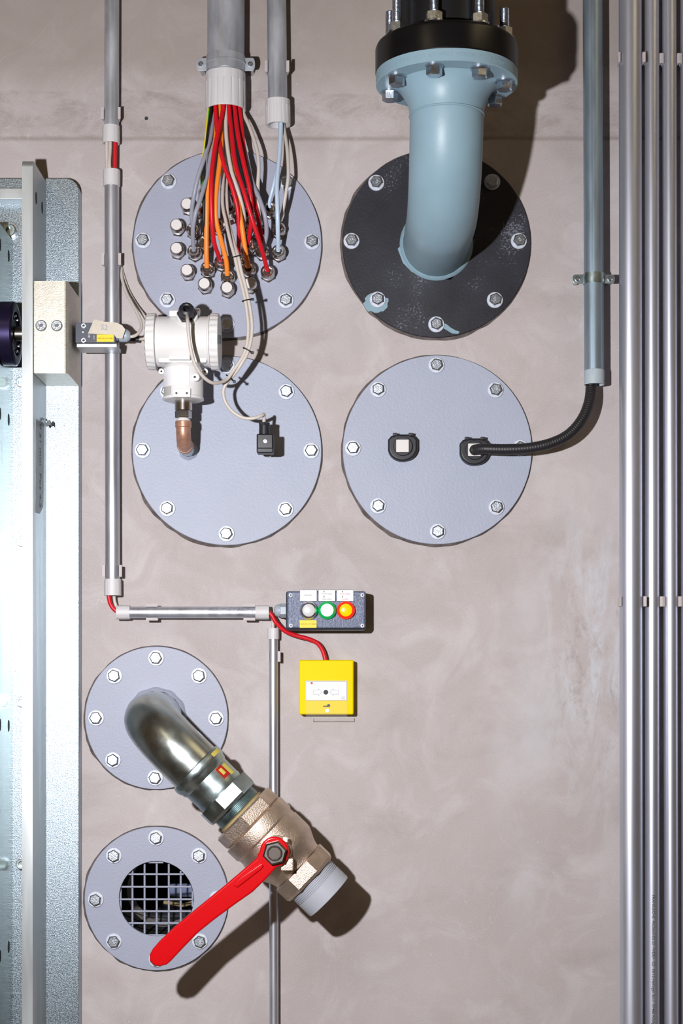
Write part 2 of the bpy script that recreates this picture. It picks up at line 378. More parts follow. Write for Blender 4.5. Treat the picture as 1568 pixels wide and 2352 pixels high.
# ================= COVER PLATES =================
def proto(bm, m, sharp=32):
    me = bpy.data.meshes.new('shape'); bmesh.ops.recalc_face_normals(bm, faces=bm.faces); bm.to_mesh(me); bm.free()
    me.polygons.foreach_set('use_smooth', [True] * len(me.polygons)); me.set_sharp_from_angle(angle=math.radians(sharp)); me.materials.append(M[m]); return me
OUT = (0, -1, 0)
def head_bm():
    bm = hexa(0.0185, 0.0078, (0, -0.0028, 0), OUT, ch=0.0014)
    return bm
bolt_me = proto(head_bm(), 'zinc', 25)
wash_me = proto(solid([(0.0136, 0), (0.0138, 0.0006), (0.0138, 0.0022), (0.0132, 0.0028)], (0, 0, 0), OUT, 32), 'washer')
# raised head marking: small arcs of letters
mk = text_mesh('8.8', 0.0052, 0.0003)
for v in mk.vertices: p = v.co.copy(); v.co = (p.x, -0.0106 - p.z, p.y + 0.0008)
mk.materials.clear(); mk.materials.append(M['washer'])
def bolt(px, py, df, parent, jitter=None):
    p = W(px, py, df + 0.009); p.y = -df
    a = jitter if jitter is not None else random.uniform(-0.5, 0.5)
    b = link('bolt', bolt_me, p, parent, (0, a, 0))
    w = link('washer', wash_me, p, b); w.location = (0, 0, 0)
    t = link('head_marking', mk, p, b); t.location = (0, 0, 0); t.rotation_euler = (0, random.uniform(-2, 2), 0)
    return b
PT = 0.007
def plate(cx, cy, R, m, label, hole=None, rim_seed=0, rim=1.0):
    c = W(cx, cy, PT); Rm = L(R, PT)
    if hole: bm = lathe([(hole, 0.0), (Rm, 0.0), (Rm, PT - 0.0008), (Rm - 0.0008, PT), (hole + 0.0006, PT), (hole, PT - 0.0006)], (c.x, 0, c.z), OUT, 96, closed=True)
    else: bm = solid([(Rm, 0.0), (Rm, PT - 0.0008), (Rm - 0.0008, PT)], (c.x, 0, c.z), OUT, 96)
    o = finish('cover_plate', bm, m, origin=(c.x, 0, c.z)); tag(o, label, 'cover plate', 'round bolted wall plates')
    rnd = random.Random(rim_seed); ph = [rnd.uniform(0, 6.28) for _ in range(8)]
    def rf(i, j):
        if j != 1: return 1
        th = 2 * PI * i / 180
        w = 0.5 + 0.5 * math.cos(th - (-2.4 if True else 0))
        s = sum(math.sin(th * (3 + 5 * k) + ph[k]) / (1 + k * 0.5) for k in range(8))
        return 1 + 0.016 * rim * (0.25 + w) + 0.0055 * s * (0.2 + w)
    # axis -y: u = z x a ; ring of mortar, wider where it crumbled
    bm = lathe([(Rm + 0.0001, 0.0032), (Rm + 0.001, 0.0004)], (c.x, 0, c.z), OUT, 180, rf=rf)
    finish('mortar_rim', bm, 'mortar', o)
    return o
pl1 = plate(522, 560, 216, 'plate', 'grey round plate full of cable glands under the coloured cable bundle', rim_seed=1)
for p in ((386, 414), (327, 550), (383, 687), (656, 688), (716, 553), (660, 417), (520, 744), (523, 357)): bolt(*p, PT, pl1)
pl2 = plate(1002, 559, 216, 'blackplate', 'black speckled round plate the blue pipe comes out of', rim_seed=2)
for p in ((864, 417), (807, 551), (867, 686), (1002, 743), (1137, 687), (1192, 551), (1131, 415), (1000, 360)): bolt(*p, PT, pl2)
pl3 = plate(521, 1035, 217, 'plate_light', 'pale grey round plate carrying the white transmitter and a black plug', rim_seed=3)
for p in ((326, 1033), (383, 1167), (519, 1225), (655, 1169), (714, 1034), (657, 898), (384, 898), (520, 838)): bolt(*p, PT, pl3)
pl4 = plate(1004, 1033, 217, 'plate_light', 'pale grey round plate with two black D-shaped hose fittings', rim_seed=4)
for p in ((1002, 837), (868, 893), (810, 1028), (868, 1161), (1005, 1220), (1140, 1164), (1195, 1027), (1138, 894)): bolt(*p, PT, pl4)
pl5 = plate(359, 1649, 164, 'plate', 'smaller grey round plate the steel elbow comes out of', rim_seed=5)
for p in ((357, 1511), (261, 1552), (219, 1649), (258, 1746), (355, 1787), (456, 1552), (495, 1650), (454, 1746)): bolt(*p, PT, pl5)
pl6 = plate(359, 2064, 165, 'plate', 'lowest grey round plate with a square wire grille in its middle', hole=0.0643, rim_seed=6)
for p in ((357, 1925), (260, 1966), (218, 2067), (260, 2163), (456, 1966), (498, 2065), (458, 2163), (358, 2205)): bolt(*p, PT, pl6)
# paint splashes on the black plate (blue paint that ran over it)
def splash(cx, cy, pts, par, m='blue', d=PT):
    pl = [W(cx + x, cy + y, d) for x, y in pts]
    finish('paint_splash', prism([(p.x, p.z) for p in pl], -d + 0.0001, -d - 0.0005), m, par)
def blob(rx, ry, n=22, seed=0, j=0.18):
    r = random.Random(seed); return [(rx * math.cos(2 * PI * i / n) * (1 + r.uniform(-j, j)), ry * math.sin(2 * PI * i / n) * (1 + r.uniform(-j, j))) for i in range(n)]
splash(864, 697, blob(28, 22, seed=3), pl2)
splash(1028, 752, [(-14, -10), (-4, -8), (6, 0), (16, 6), (27, 10), (24, 15), (10, 14), (0, 8), (-10, 2)], pl2)
splash(975, 612, [(-62, -40), (-52, -52), (60, 30), (66, 14), (78, 10), (60, 24), (30, 30), (0, 28), (-30, 12), (-50, -8)], pl2)
# grille
gz = 0.003
for i, x in enumerate((276.5, 303.6, 331.5, 359.4, 387.2, 414.6, 441.8)):
    p = W(x, 2065, 0); dx = p.x - hole_c.x; h = math.sqrt(max(0.0643 ** 2 - dx * dx, 0)) if abs(dx) < 0.0643 else 0.01
    if h < 0.012: h = 0.012; p.x = hole_c.x + math.copysign(0.0615, dx)
    finish('grille_wire', sweep([V3((p.x, gz, hole_c.z - h * 0.995)), V3((p.x, gz, hole_c.z)), V3((p.x, gz, hole_c.z + h * 0.995))], 0.0018, 8), 'plate', pl6)
for i, y in enumerate((1981, 2008, 2037, 2065.5, 2093, 2120.5, 2148)):
    p = W(358, y, 0); dz = p.z - hole_c.z; h = math.sqrt(max(0.0643 ** 2 - dz * dz, 0)) if abs(dz) < 0.0643 else 0.01
    if h < 0.012: h = 0.012; p.z = hole_c.z + math.copysign(0.0615, dz)
    finish('grille_wire', sweep([V3((hole_c.x - h * 0.995, gz - 0.003, p.z)), V3((hole_c.x, gz - 0.003, p.z)), V3((hole_c.x + h * 0.995, gz - 0.003, p.z))], 0.0017, 8), 'plate', pl6)
t = empty('duct', hole_c + V3((0.02, 0.2, 0))); tag(t, 'bluish duct with a tan strip, dimly seen in the shaft behind the wire grille', 'duct')
finish('duct_tube', sweep([hole_c + V3((0.005, 0.23, -0.012)), hole_c + V3((0.05, 0.21, -0.012)), hole_c + V3((0.085, 0.2, -0.004))], 0.013, 12), 'inner', t)
finish('strip', sweep([hole_c + V3((-0.006, 0.20, -0.032)), hole_c + V3((0.03, 0.175, -0.034)), hole_c + V3((0.07, 0.16, -0.022))], 0.0035, 8), 'tan', t)
t = tag(finish('cable_loom', sweep(catmull([hole_c + V3((-0.085, 0.24, -0.05)), hole_c + V3((-0.03, 0.2, -0.062)), hole_c + V3((0.03, 0.21, -0.058)), hole_c + V3((0.08, 0.24, -0.045))]), 0.016, 14), 'black'),
        'black cable loom lying low in the shaft behind the wire grille', 'cable')

# glands on plate 1
GR = 0.0345; gtop = PT + GR
gb = hexa(0.0235, 0.007, (0, 0, 0), OUT)
solid([(0.0102, 0.007), (0.0102, 0.013), (0.0118, 0.0135), (0.0118, 0.019), (0.0104, 0.0195), (0.0104, 0.021), (0.0118, 0.0215), (0.0120, 0.028), (0.0112, 0.0315), (0.0084, 0.0344), (0.0060, 0.0334)], (0, 0, 0), OUT, 28, gb)
gland_me = proto(gb, 'nickel'); plug_me = proto(solid([(0.0090, 0.0335), (0.0090, 0.0352), (0.0084, 0.0358)], (0, 0, 0), OUT, 28), 'plug')
seal_me = proto(lathe([(0.0090, 0.0350), (0.0074, 0.0362), (0.0052, 0.0350), (0.005, 0.0340)], (0, 0, 0), OUT, 24), 'nickel')
ins_me = proto(solid([(0.0052, 0.0334), (0.0052, 0.0346)], (0, 0, 0), OUT, 20), 'rubber')
def gland(px, py, blind):
    p = W(px, py, gtop); p.y = -PT
    g = link('cable_gland', gland_me, p, pl1, (0, random.uniform(0, 1), 0))
    if blind: q = link('blanking_plug', plug_me, p, g)
    else: q = link('seal_insert', ins_me, p, g)
    q.location = (0, 0, 0)
blind = {(429, 468), (405, 516), (405, 570), (429, 620), (469, 651), (521, 660), (573, 650)}
for g in list(blind) + [(614, 622), (639, 576), (639, 523), (619, 477), (573, 441), (521, 430), (470, 441)]: gland(*g, g in blind)
for g in [(522, 632), (475, 615), (445, 575), (443, 525), (469, 484), (527, 475), (572, 490), (598, 530), (601, 573), (570, 615)]: gland(*g, False)
for g in [(507, 599), (547, 590), (570, 560), (559, 524), (500, 515), (470, 552)]: gland(*g, False)

# ================= CONDUITS =================
def hollow(r, ri, p0, p1, seg=40):
    ax = V3(p1) - V3(p0); n = ax.length
    return lathe([(ri, 0), (r, 0), (r, n), (ri, n)], p0, ax, seg, closed=True)
def sleeve_bm(r, ri, p0, p1, ribs=10, lip=0.25):
    ax = V3(p1) - V3(p0); n = ax.length; seg = ribs * 6
    rf = lambda i, j: (0.965 if (i % 6 == 0) else 1.0) if j in (2, 3, 4, 5) else 1
    return lathe([(ri, 0), (r * 0.97, 0), (r, n * 0.04), (r, n * (1 - lip)), (r * 0.985, n * (1 - lip) + 0.0001), (r * 0.985, n * (1 - lip) + 0.0002),
                  (r * 0.985, n * 0.99), (r * 0.97, n), (ri, n)], p0, ax, seg, closed=True, rf=rf)
def P(px, py, d): return W(px, py, d)
def conduit(label, r, p0, p1, m, sleeves=(), cat='conduit', group=None, ribs=10, name='conduit'):
    """p0,p1 world; sleeves: list of (q0, q1, radius, material)"""
    t = empty(name, p1); tag(t, label, cat, group)
    finish('tube', hollow(r, r * 0.86, p0, p1), m, t)
    for q0, q1, rr, mm in sleeves: finish('end_sleeve', sleeve_bm(rr, r * 0.9 if False else r * 1.001, q0, q1, ribs), mm, t)
    return t
dc = 0.026
r25 = 0.0125
c1 = conduit('metal conduit at upper left running down from the frame top to a short cable gap', r25, P(257, -60, dc), P(256, 322, dc), 'conduit_dull',
             [(P(255, 330, dc), P(255, 290, dc), 0.0148, 'sleeve')])
c2 = conduit('long upright metal conduit between the steel rail and the round plates', r25, P(256.5, 400, dc), P(258.5, 1360, dc), 'conduit',
             [(P(256.3, 391, dc), P(256.3, 428, dc), 0.0146, 'sleeve'), (P(258.8, 1368, dc), P(258.8, 1330, dc), 0.0146, 'sleeve')])
dh = 0.026; r_h = 0.0100
c3 = conduit('short horizontal metal conduit leading to the control box', r_h, P(276, 1406.5, dh), P(612, 1406.5, dh), 'conduit',
             [(P(268, 1406.5, dh), P(299, 1406.5, dh), 0.0122, 'sleeve'), (P(618, 1406.5, dh), P(587, 1406.5, dh), 0.0122, 'sleeve')])
M['thin'] = M['conduit']
c4 = conduit('thin upright conduit passing behind the ball valve to the frame bottom', 0.0078, P(627.5, 1450, 0.018), P(629, 2450, 0.018), 'conduit',
             [(P(627.5, 1443, 0.018), P(627.5, 1468, 0.018), 0.0102, 'sleeve')])
c5 = conduit('thick galvanised conduit above the coloured cable bundle', 0.0315, P(519, -60, 0.045), P(518, 225, 0.045), 'conduit_dull',
             [(P(518, 254, 0.045), P(518, 170, 0.045), 0.0345, 'sleeve')], ribs=16)
c6 = conduit('medium galvanised conduit right of the thick one ending in a grey sleeve', 0.0165, P(634, -60, 0.034), P(638, 270, 0.034), 'conduit_dull',
             [(P(638.5, 288, 0.034), P(638, 231, 0.034), 0.0212, 'sleeve')], ribs=16)
c7 = conduit('steel conduit on the right that the black ribbed hose enters', 0.0166, P(1360, -60, 0.034), P(1364, 870, 0.034), 'conduit_steel')
finish('end_sleeve', lathe([(0.0166, 0), (0.0170, 0), (0.0172, 0.001), (0.0172, 0.024), (0.0166, 0.025)], P(1364.5, 884, 0.034), (0, 0, 1), 40, closed=True), 'sleeve_blue', c7)
for dx in (-0.004, -0.0055):   # rolled seam along the tube
    a = P(1360, -60, 0.034); b = P(1364, 866, 0.034); off = V3((dx, -math.sqrt(0.0167 ** 2 - dx * dx), 0))
    finish('seam', sweep([a + off, (a + b) / 2 + off, b + off], 0.0004, 6), 'conduit_steel', c7)
right = []
for (xt, xb, R, d, lab) in ((1446.5, 1449.5, 26, 0.034, 'thickest bright metal tube, leftmost of the bundle at the right edge'),
                            (1496.5, 1498, 16.4, 0.026, 'slim bright metal tube with printed lettering beside the thickest tube'),
                            (1536.5, 1541.5, 16.2, 0.026, 'slim plain metal tube second from the right edge of the bundle'),
                            (1578, 1581, 16, 0.026, 'slim metal tube cut by the right edge of the photo')):
    t = conduit(lab, L(R, d), P(xt, -60, d), P(xb, 2450, d), 'tube', group='bright tubes at the right edge', name='metal_tube'); right.append(t)
# printed line on the slim tube
me_txt = 'FRÄNKISCHE  AluSteck-ES 25  <VDE>  CE  18/10 Hellinger Str.1  97486 Königsberg'
pc = P(1497, 2212, 0.026); pc.y -= L(16.4, 0.026) + 0.0001
text(me_txt, 0.0072, pc, 'ink', right[1], angle=-PI / 2, bend=('z', L(16.4, 0.026) + 0.0002), sx=0.94)
pc = P(536, 1402.5, dh); pc.y -= r_h + 0.0001
text('CE  40527601  WH', 0.0075, P(540, 1401, dh) + V3((0, -r_h - 0.0001, 0)), 'faint', c3, angle=PI, bend=('x', r_h + 0.0002), sx=1.25)

# ---- clips ----
def u_clip(px, py, r, d, label, horiz=False, w=0.020, gap=0.0035):
    c = P(px, py, d); prof = []; t = 0.0018; R = r + t + 0.0003
    # U outline in (a, depth): arms reach round the tube past its middle
    inner_, outer_ = [], []
    for k in range(17):
        th = PI * (k / 16)                       # base half behind the tube
        inner_.append((math.cos(th) * (r + 0.0003), -math.sin(th) * (r + 0.0003)))
        outer_.append((math.cos(th) * R, -math.sin(th) * R))
    arm = r * 0.75
    poly = [(r + 0.0003 - 0.001, arm), (r + 0.0003, 0)] + inner_[1:-1] + [(-r - 0.0003, 0), (-r - 0.0003 + 0.001, arm), (-r - t - 0.0025, arm + 0.001), (-R, 0)] + outer_[1:-1][::-1] + [(R, 0), (r + t + 0.0025, arm + 0.001)]
    bm = bmesh.new(); A = []; B = []
    for a, dep in poly:
        y = c.y - dep
        if horiz: A.append(bm.verts.new((c.x - w / 2, y, c.z + a))); B.append(bm.verts.new((c.x + w / 2, y, c.z + a)))
        else: A.append(bm.verts.new((c.x + a, y, c.z - w / 2))); B.append(bm.verts.new((c.x + a, y, c.z + w / 2)))
    n = len(poly); bm.faces.new(A); bm.faces.new(B[::-1])
    for i in range(n): bm.faces.new((A[i], B[i], B[(i + 1) % n], A[(i + 1) % n]))
    t_ = empty('pipe_clip', (c.x, 0, c.z)); tag(t_, label, 'clip', 'plastic pipe clips')
    finish('jaw', bm, 'clip', t_)
    yb = c.y + R
    finish('foot', box((c.x - 0.008, 0, c.z - 0.008), (c.x + 0.008, max(yb - 0.0008, -0.004) if yb < 0 else -0.0005, c.z + 0.008), 0.0005), 'clip', t_)
u_clip(256, 264, r25, dc, 'small clip on the upper left conduit just above the cable gap')
u_clip(257, 598, r25, dc, 'small clip on the long left conduit level with the cable glands')
u_clip(259, 1312, r25, dc, 'small clip near the lower end of the long left conduit')
u_clip(350, 1406.5, r_h, dh, 'left clip of the two on the horizontal conduit', True)
u_clip(573, 1406.5, r_h, dh, 'right clip of the two on the horizontal conduit, near the control box', True)
u_clip(628, 1508, 0.0078, 0.018, 'tiny clip near the top of the thin conduit left of the yellow box', w=0.018)
u_clip(636.5, 158, 0.0165, 0.034, 'clip on the medium conduit left of the black flange', w=0.019)
names = ['thickest tube', 'lettered slim tube', 'second slim tube', 'tube at the right frame edge']
for k, (xa, xb, R, d) in enumerate(((1446.5, 1449, 26, 0.034), (1496.5, 1497.5, 16.4, 0.026), (1537, 1539.5, 16.2, 0.026), (1578, 1580, 16, 0.026))):
    u_clip(xa, 138, L(R, d), d, 'upper clip holding the %s of the right bundle' % names[k], w=0.017)
    u_clip(xb, 1382, L(R, d), d, 'lower clip holding the %s of the right bundle' % names[k], w=0.017)
# ---- metal saddle clamps ----
def clamp(px, py, r, d, h, ear, m, label, bead=False):
    c = P(px, py, d); t = empty('pipe_clamp', (c.x, 0, c.z)); tag(t, label, 'clamp')
    bm = bmesh.new(); R = r + 0.0015
    prof = [(r + 0.0002, -h / 2), (R, -h / 2), (R, h / 2), (r + 0.0002, h / 2)]
    lathe(prof, c, (0, 0, 1), 40, bm, closed=True)
    if bead: lathe([(R, 0.0015), (R + 0.0012, 0.0005), (R + 0.0012, -0.0005), (R, -0.0015)], c, (0, 0, 1), 40, bm)
    finish('band', bm, m, t)
    for s in (-1, 1):
        x0 = c.x + s * (R - 0.0004); x1 = c.x + s * (R + ear)
        poly = []
        for k in range(9):
            a = -PI / 2 + PI * k / 8; poly.append((x1 - s * 0.004 + s * 0.004 * math.cos(a), c.z + (h * 0.42) * math.sin(a)))
        poly += [(x0, c.z + h * 0.42), (x0, c.z - h * 0.42)]
        e = finish('ear', prism(poly, c.y + 0.0012, c.y - 0.0012, 0.0005), m, t)
        q = V3((x0 + s * (ear * 0.55), c.y - 0.0012, c.z))
        bm = solid([(0.0045, 0), (0.0043, 0.0016), (0.0028, 0.0028)], q, OUT, 20)
        finish('screw', bm, 'zinc', t)
        finish('spacer', solid([(0.004, 0), (0.004, -c.y - 0.0014)], (q.x, 0, q.z), OUT, 16), 'zinc', t)
    return t
clamp(518, 148, 0.0315, 0.045, 0.026, 0.017, 'conduit_dull', 'saddle clamp with two screwed ears round the thick conduit', True)
clamp(1363, 641, 0.0166, 0.034, 0.018, 0.018, 'steelfit', 'shiny zinc saddle clamp on the conduit above the black hose')

# ================= CABLES =================
def cable(pts, r, m, label, name='cable', seg=12, cat='cable', group=None, n=8):
    P_ = [W(*p) for p in pts]
    o = finish(name, sweep(catmull(P_, n), r, seg), m); return tag(o, label, cat, group)
G = 'cables of the coloured bundle'
gd = PT + 0.034
RC = 0.0037
def b(pts, r, m, label): return cable(pts, r, m, label, group=G)
b([(481, 215, .052), (479, 252, .056), (474, 310, .062), (466, 370, .058), (463, 415, .052), (466, 460, .048), (469, 484, gd)], 0.0021, 'green', 'green and yellow earth wire, outermost at the left of the bundle')
eg = bpy.data.objects['cable'] if 'cable' in bpy.data.objects else None
for o in [x for x in bpy.data.objects if x.get('label', '').startswith('green and yellow')]:
    o.name = 'earth_wire'
    path = catmull([W(*p) + V3((-0.0012, -0.0011, 0)) for p in [(481, 215, .052), (479, 252, .056), (474, 310, .062), (466, 370, .058), (463, 415, .052)]])
    finish('yellow_stripe', sweep(path, 0.0014, 8), 'yellow_wire', o)
b([(485, 215, .054), (484, 252, .058), (476, 310, .070), (470, 380, .078), (469, 430, .080), (468, 500, .070), (469, 535, .055), (470, 552, gd)], 0.0021, 'black_cable', 'thin black cable hanging at the left of the bundle')
b([(489, 215, .040), (488, 255, .040), (484, 310, .060), (470, 360, .078), (455, 405, .082), (445, 451, .075), (440, 490, .058), (443, 525, gd)], 0.0038, 'grey_cable', 'grey cable bowing furthest left to the upper left gland')
b([(491, 215, .030), (490, 255, .030), (487, 330, .055), (476, 400, .075), (461, 455, .090), (449, 490, .092), (443, 530, .075), (445, 575, gd)], 0.0038, 'grey_cable', 'grey cable ending in the left gland below the other grey cable')
b([(494, 215, .060), (495, 252, .062), (500, 310, .072), (514, 378, .084), (532, 428, .086), (545, 478, .080), (548, 520, .068), (548, 560, .052), (547, 588, gd)], RC, 'red_cable', 'red cable crossing to the right behind another red one, ending mid-plate')
b([(502, 215, .050), (503, 252, .050), (508, 320, .064), (504, 378, .082), (498, 423, .092), (495, 467, .094), (497, 510, .088), (508, 553, .072), (519, 597, .056), (522, 632, gd)], 0.0042, 'orange_cable', 'orange cable ending in the bottom middle gland')
b([(497, 215, .040), (499, 252, .040), (494, 330, .060), (484, 400, .072), (477, 434, .074), (475, 478, .070), (474, 532, .060), (474, 580, .052), (475, 615, gd)], 0.0042, 'orange_cable', 'orange cable ending in the lower left gland')
b([(511, 215, .040), (512, 252, .040), (525, 340, .058), (540, 420, .070), (549, 480, .072), (556, 525, .068), (561, 560, .060), (566, 592, .050), (570, 615, gd)], 0.0042, 'orange_cable', 'orange cable mostly behind the red ones, ending right of the beige pair')
b([(514, 215, .068), (512, 252, .069), (500, 305, .086), (489, 370, .100), (485, 430, .108), (486, 499, .100), (491, 553, .080), (500, 583, .060), (507, 599, gd)], RC, 'red_cable', 'front red cable slanting left over the orange ones')
b([(519, 215, .060), (518, 252, .060), (520, 320, .068), (530, 386, .076), (541, 423, .078), (553, 460, .072), (560, 494, .060), (560, 524, gd)], 0.0034, 'beige_cable', 'light grey printed cable between the red ones')
b([(526, 215, .066), (526, 252, .067), (532, 310, .082), (541, 378, .098), (560, 441, .108), (576, 495, .104), (594, 550, .085), (606, 590, .062), (614, 622, gd)], RC, 'red_cable', 'red cable ending in the lower right gland')
b([(537, 215, .060), (539, 252, .061), (546, 310, .076), (560, 378, .088), (573, 434, .092), (577, 478, .086), (576, 515, .072), (570, 560, gd)], RC, 'red_cable', 'right red cable hanging beside the longest red one')
b([(546, 215, .048), (550, 252, .048), (556, 310, .056), (562, 360, .058), (576, 430, .062), (590, 490, .060), (599, 540, .052), (601, 573, gd)], RC, 'red_cable', 'rearmost red cable at the right of the bundle')
b([(551, 215, .036), (557, 255, .036), (573, 292, .048), (590, 345, .060), (594, 385, .064), (592, 430, .062), (594, 480, .054), (598, 530, gd)], 0.0032, 'beige_cable', 'beige cable bowing furthest right out of the white sleeve')
b([(540, 215, .030), (545, 255, .030), (560, 340, .050), (578, 415, .066), (596, 458, .074), (609, 499, .072), (612, 535, .058), (607, 560, .048), (602, 574, gd)], 0.0038, 'grey_cable', 'grey-blue cable bending round the right side of the bundle')
b([(508, 215, .028), (508, 255, .028), (510, 330, .040), (512, 390, .050), (520, 440, .052), (528, 462, .047), (527, 475, gd)], 0.0038, 'grey_cable', 'short grey cable hidden behind the red ones')
b([(530, 215, .024), (532, 255, .024), (540, 330, .030), (556, 400, .034), (570, 460, .040), (572, 490, gd)], 0.003, 'black_cable', 'black cable at the back of the bundle')
# the two instrument cables tied together
pd = 0.118
stA = [(512, 215, .018), (514, 255, .018), (516, 330, .034), (513, 400, .060), (511, 467, .085), (519, 510, .100), (530, 558, .112), (539, 590, pd), (546, 622, pd), (555, 655, pd), (563, 690, pd), (568, 725, pd), (570, 750, pd), (568, 785, pd),
       (560, 813, pd), (548, 834, pd), (535, 853, pd), (521, 871, .122), (504, 879, .134), (484, 878, .148), (463, 861, .160), (446, 833, .168), (438, 802, .174), (433, 767, .178), (431, 738, .176), (430, 726, .158)]
stB = [(524, 215, .018), (526, 255, .018), (526, 330, .030), (521, 400, .046), (520, 450, .066), (525, 510, .084), (537, 558, .104), (547, 590, pd), (554, 622, pd), (563, 655, pd), (571, 690, pd), (577, 725, pd), (579, 755, pd), (575, 788, pd),
       (566, 815, pd), (553, 838, .117), (539, 858, .112), (525, 874, .108), (515, 890, .106), (513, 905, .105), (519, 926, .104), (536, 947, .104), (560, 960, .104), (585, 960, .105), (601, 954, .102), (606, 953, .094), (606, 972, .088), (606, 985, .086)]
cable(stA, 0.0029, 'beige_cable', 'beige cable from the bundle curving up into the white transmitter', group='instrument cables tied together')
cable(stB, 0.0029, 'beige_cable', 'beige cable from the bundle curving down into the small black plug', group='instrument cables tied together')
for i, (x, y, ang, lab) in enumerate(((543, 590, 0.25, 'uppermost'), (567, 690, 0.2, 'second'), (568, 804, -0.5, 'third'), (528, 868, -0.7, 'lowest'))):
    d = pd if i < 3 else 0.115; c = W(x, y, d); a = V3((math.sin(ang), 0, -math.cos(ang))); side = V3((math.cos(ang), 0, math.sin(ang)))
    loop = [c + side * (0.0078 * math.cos(2 * PI * k / 24)) + V3((0, 1, 0)) * (0.0042 * math.sin(2 * PI * k / 24)) for k in range(25)]
    t = finish('cable_tie', sweep(loop, 0.0011, 6, cap=False), 'black_cable'); tag(t, '%s of the four small black cable ties on the paired beige cables' % lab, 'cable tie', 'cable ties')
    h = c + side * 0.0092; finish('tie_head', box(h - V3((0.0025, 0.0025, 0.002)), h + V3((0.0025, 0.0025, 0.002)), 0.0005), 'black_cable', t)
# short stub between glands
cable([(505, 522, .050), (520, 513, .052), (538, 507, .050)], 0.0028, 'beige_cable', 'short beige cable piece lying across the middle glands')
# tubes from the medium conduit
cable([(640, 215, .034), (642, 280, .036), (643, 330, .046), (637, 385, .056), (627, 430, .054), (619, 462, .046), (619, 477, gd)], 0.0030, 'clear_cable', 'pale blue tube bending left to the upper right gland', name='air_tube', cat='tube')
cable([(643, 215, .040), (645, 280, .043), (642, 350, .060), (636, 420, .078), (637, 480, .082), (638, 530, .070), (639, 576, gd)], 0.0038, 'clear_cable', 'pale blue tube running down to the right gland', name='air_tube', cat='tube')
cable([(648, 215, .028), (650, 280, .030), (659, 340, .050), (662, 400, .062), (657, 440, .060), (650, 480, .052), (641, 510, .046), (639, 523, gd)], 0.0030, 'beige_cable', 'beige cable out of the medium conduit passing over a plate bolt')
# cables in the gap of the left conduit
gp = 'cables in the conduit gap'
cable([(245, 300, .026), (245, 345, .026), (246, 375, .026), (247, 410, .026)], 0.0031, 'beige_cable', 'left grey cable in the gap of the left conduit', group=gp)
cable([(253, 300, .026), (253, 340, .027), (251, 375, .032), (254, 410, .027)], 0.0031, 'beige_cable', 'middle grey cable in the gap of the left conduit', group=gp)
cable([(264, 300, .028), (264, 350, .028), (263, 410, .028)], 0.0036, 'red_cable', 'red cable in the gap of the left conduit', group=gp)
# left corner
cable([(249, 1340, .030), (250, 1372, .030), (255, 1390, .031), (266, 1403, .031), (280, 1407, .029)], 0.0036, 'red_cable', 'red cable turning the corner from the left conduit into the horizontal one')
cable([(262, 1340, .020), (262, 1372, .020), (266, 1390, .020), (275, 1402, .021), (284, 1406, .022)], 0.0028, 'beige_cable', 'beige cable behind the red one at the conduit corner')
cable([(602, 1407, .030), (620, 1409, .031), (634, 1430, .030), (655, 1450, .026), (680, 1460, .022), (706, 1467, .020), (728, 1477, .018), (741, 1495, .017), (748, 1520, .017)], 0.0038, 'red_cable', 'red cable hanging from the horizontal conduit to the yellow call point')
cable([(604, 1404, .020), (619, 1407, .019), (626, 1420, .018), (627, 1440, .018), (627.5, 1470, .018)], 0.0027, 'beige_cable', 'short beige cable dropping from the horizontal conduit into the thin conduit')

# black ribbed hose
hp = catmull([W(*p) for p in [(1357, 845, .034), (1357, 883, .036), (1352, 925, .046), (1335, 965, .054), (1305, 998, .058), (1265, 1018, .060), (1215, 1029, .058), (1160, 1032, .054), (1110, 1031, .048), (1092, 1033, .036), (1090, 1034, .030)]], 26)
tag(finish('ribbed_hose', sweep(hp, 0.0092, 18, rf=lambda i: 1.0 if i % 3 else 0.955), 'blackrub'), 'black ribbed hose curving from the right conduit to a round plate', 'hose')

# D-shaped fittings on plate 4
def dfit(cx, cy, label, hole_dx=None):
    d0, d1 = PT, 0.030
    t = empty('hose_fitting', W(cx, cy, PT)); tag(t, label, 'fitting', 'black D-shaped fittings')
    def outline(s, d):
        pts = [(-34, -18), (-27, -26), (-12, -30), (12, -30), (27, -26), (34, -18), (34, 5)]
        pts += [(34 * math.cos(a), 2 + 30 * math.sin(a)) for a in [PI * k / 14 for k in range(1, 14)]] + [(-34, 5)]
        return [((W(cx + x * s, cy + y * s, d)).x, (W(cx + x * s, cy + y * s, d)).z) for x, y in pts]
    finish('body', prism(outline(1.0, 0.024), -PT, -0.024, 0.004, seg=3), 'black', t)
    for s in (-1, 1):
        q = W(cx + s * 18, cy - 28, 0.02); finish('lug', box(q - V3((0.004, 0.006, 0.002)), q + V3((0.004, 0.006, 0.0028)), 0.001), 'black', t)
    c = W(cx, cy - 2, 0.026)
    finish('collar', solid([(0.0165, -0.003), (0.0165, 0.0015), (0.0155, 0.0025)], c, OUT, 32), 'black', t)
    c = W(cx - 1, cy - 3, 0.030)
    finish('square_insert', box(c + V3((-0.0108, -0.0010, -0.0106)), c + V3((0.0108, 0.0012, 0.0106)), 0.0006), 'plug', t)
    return t
dfit(925, 1027, 'left black D-shaped fitting, its pale square closed')
dfit(1090, 1036, 'right black D-shaped fitting with the ribbed hose plugged in')

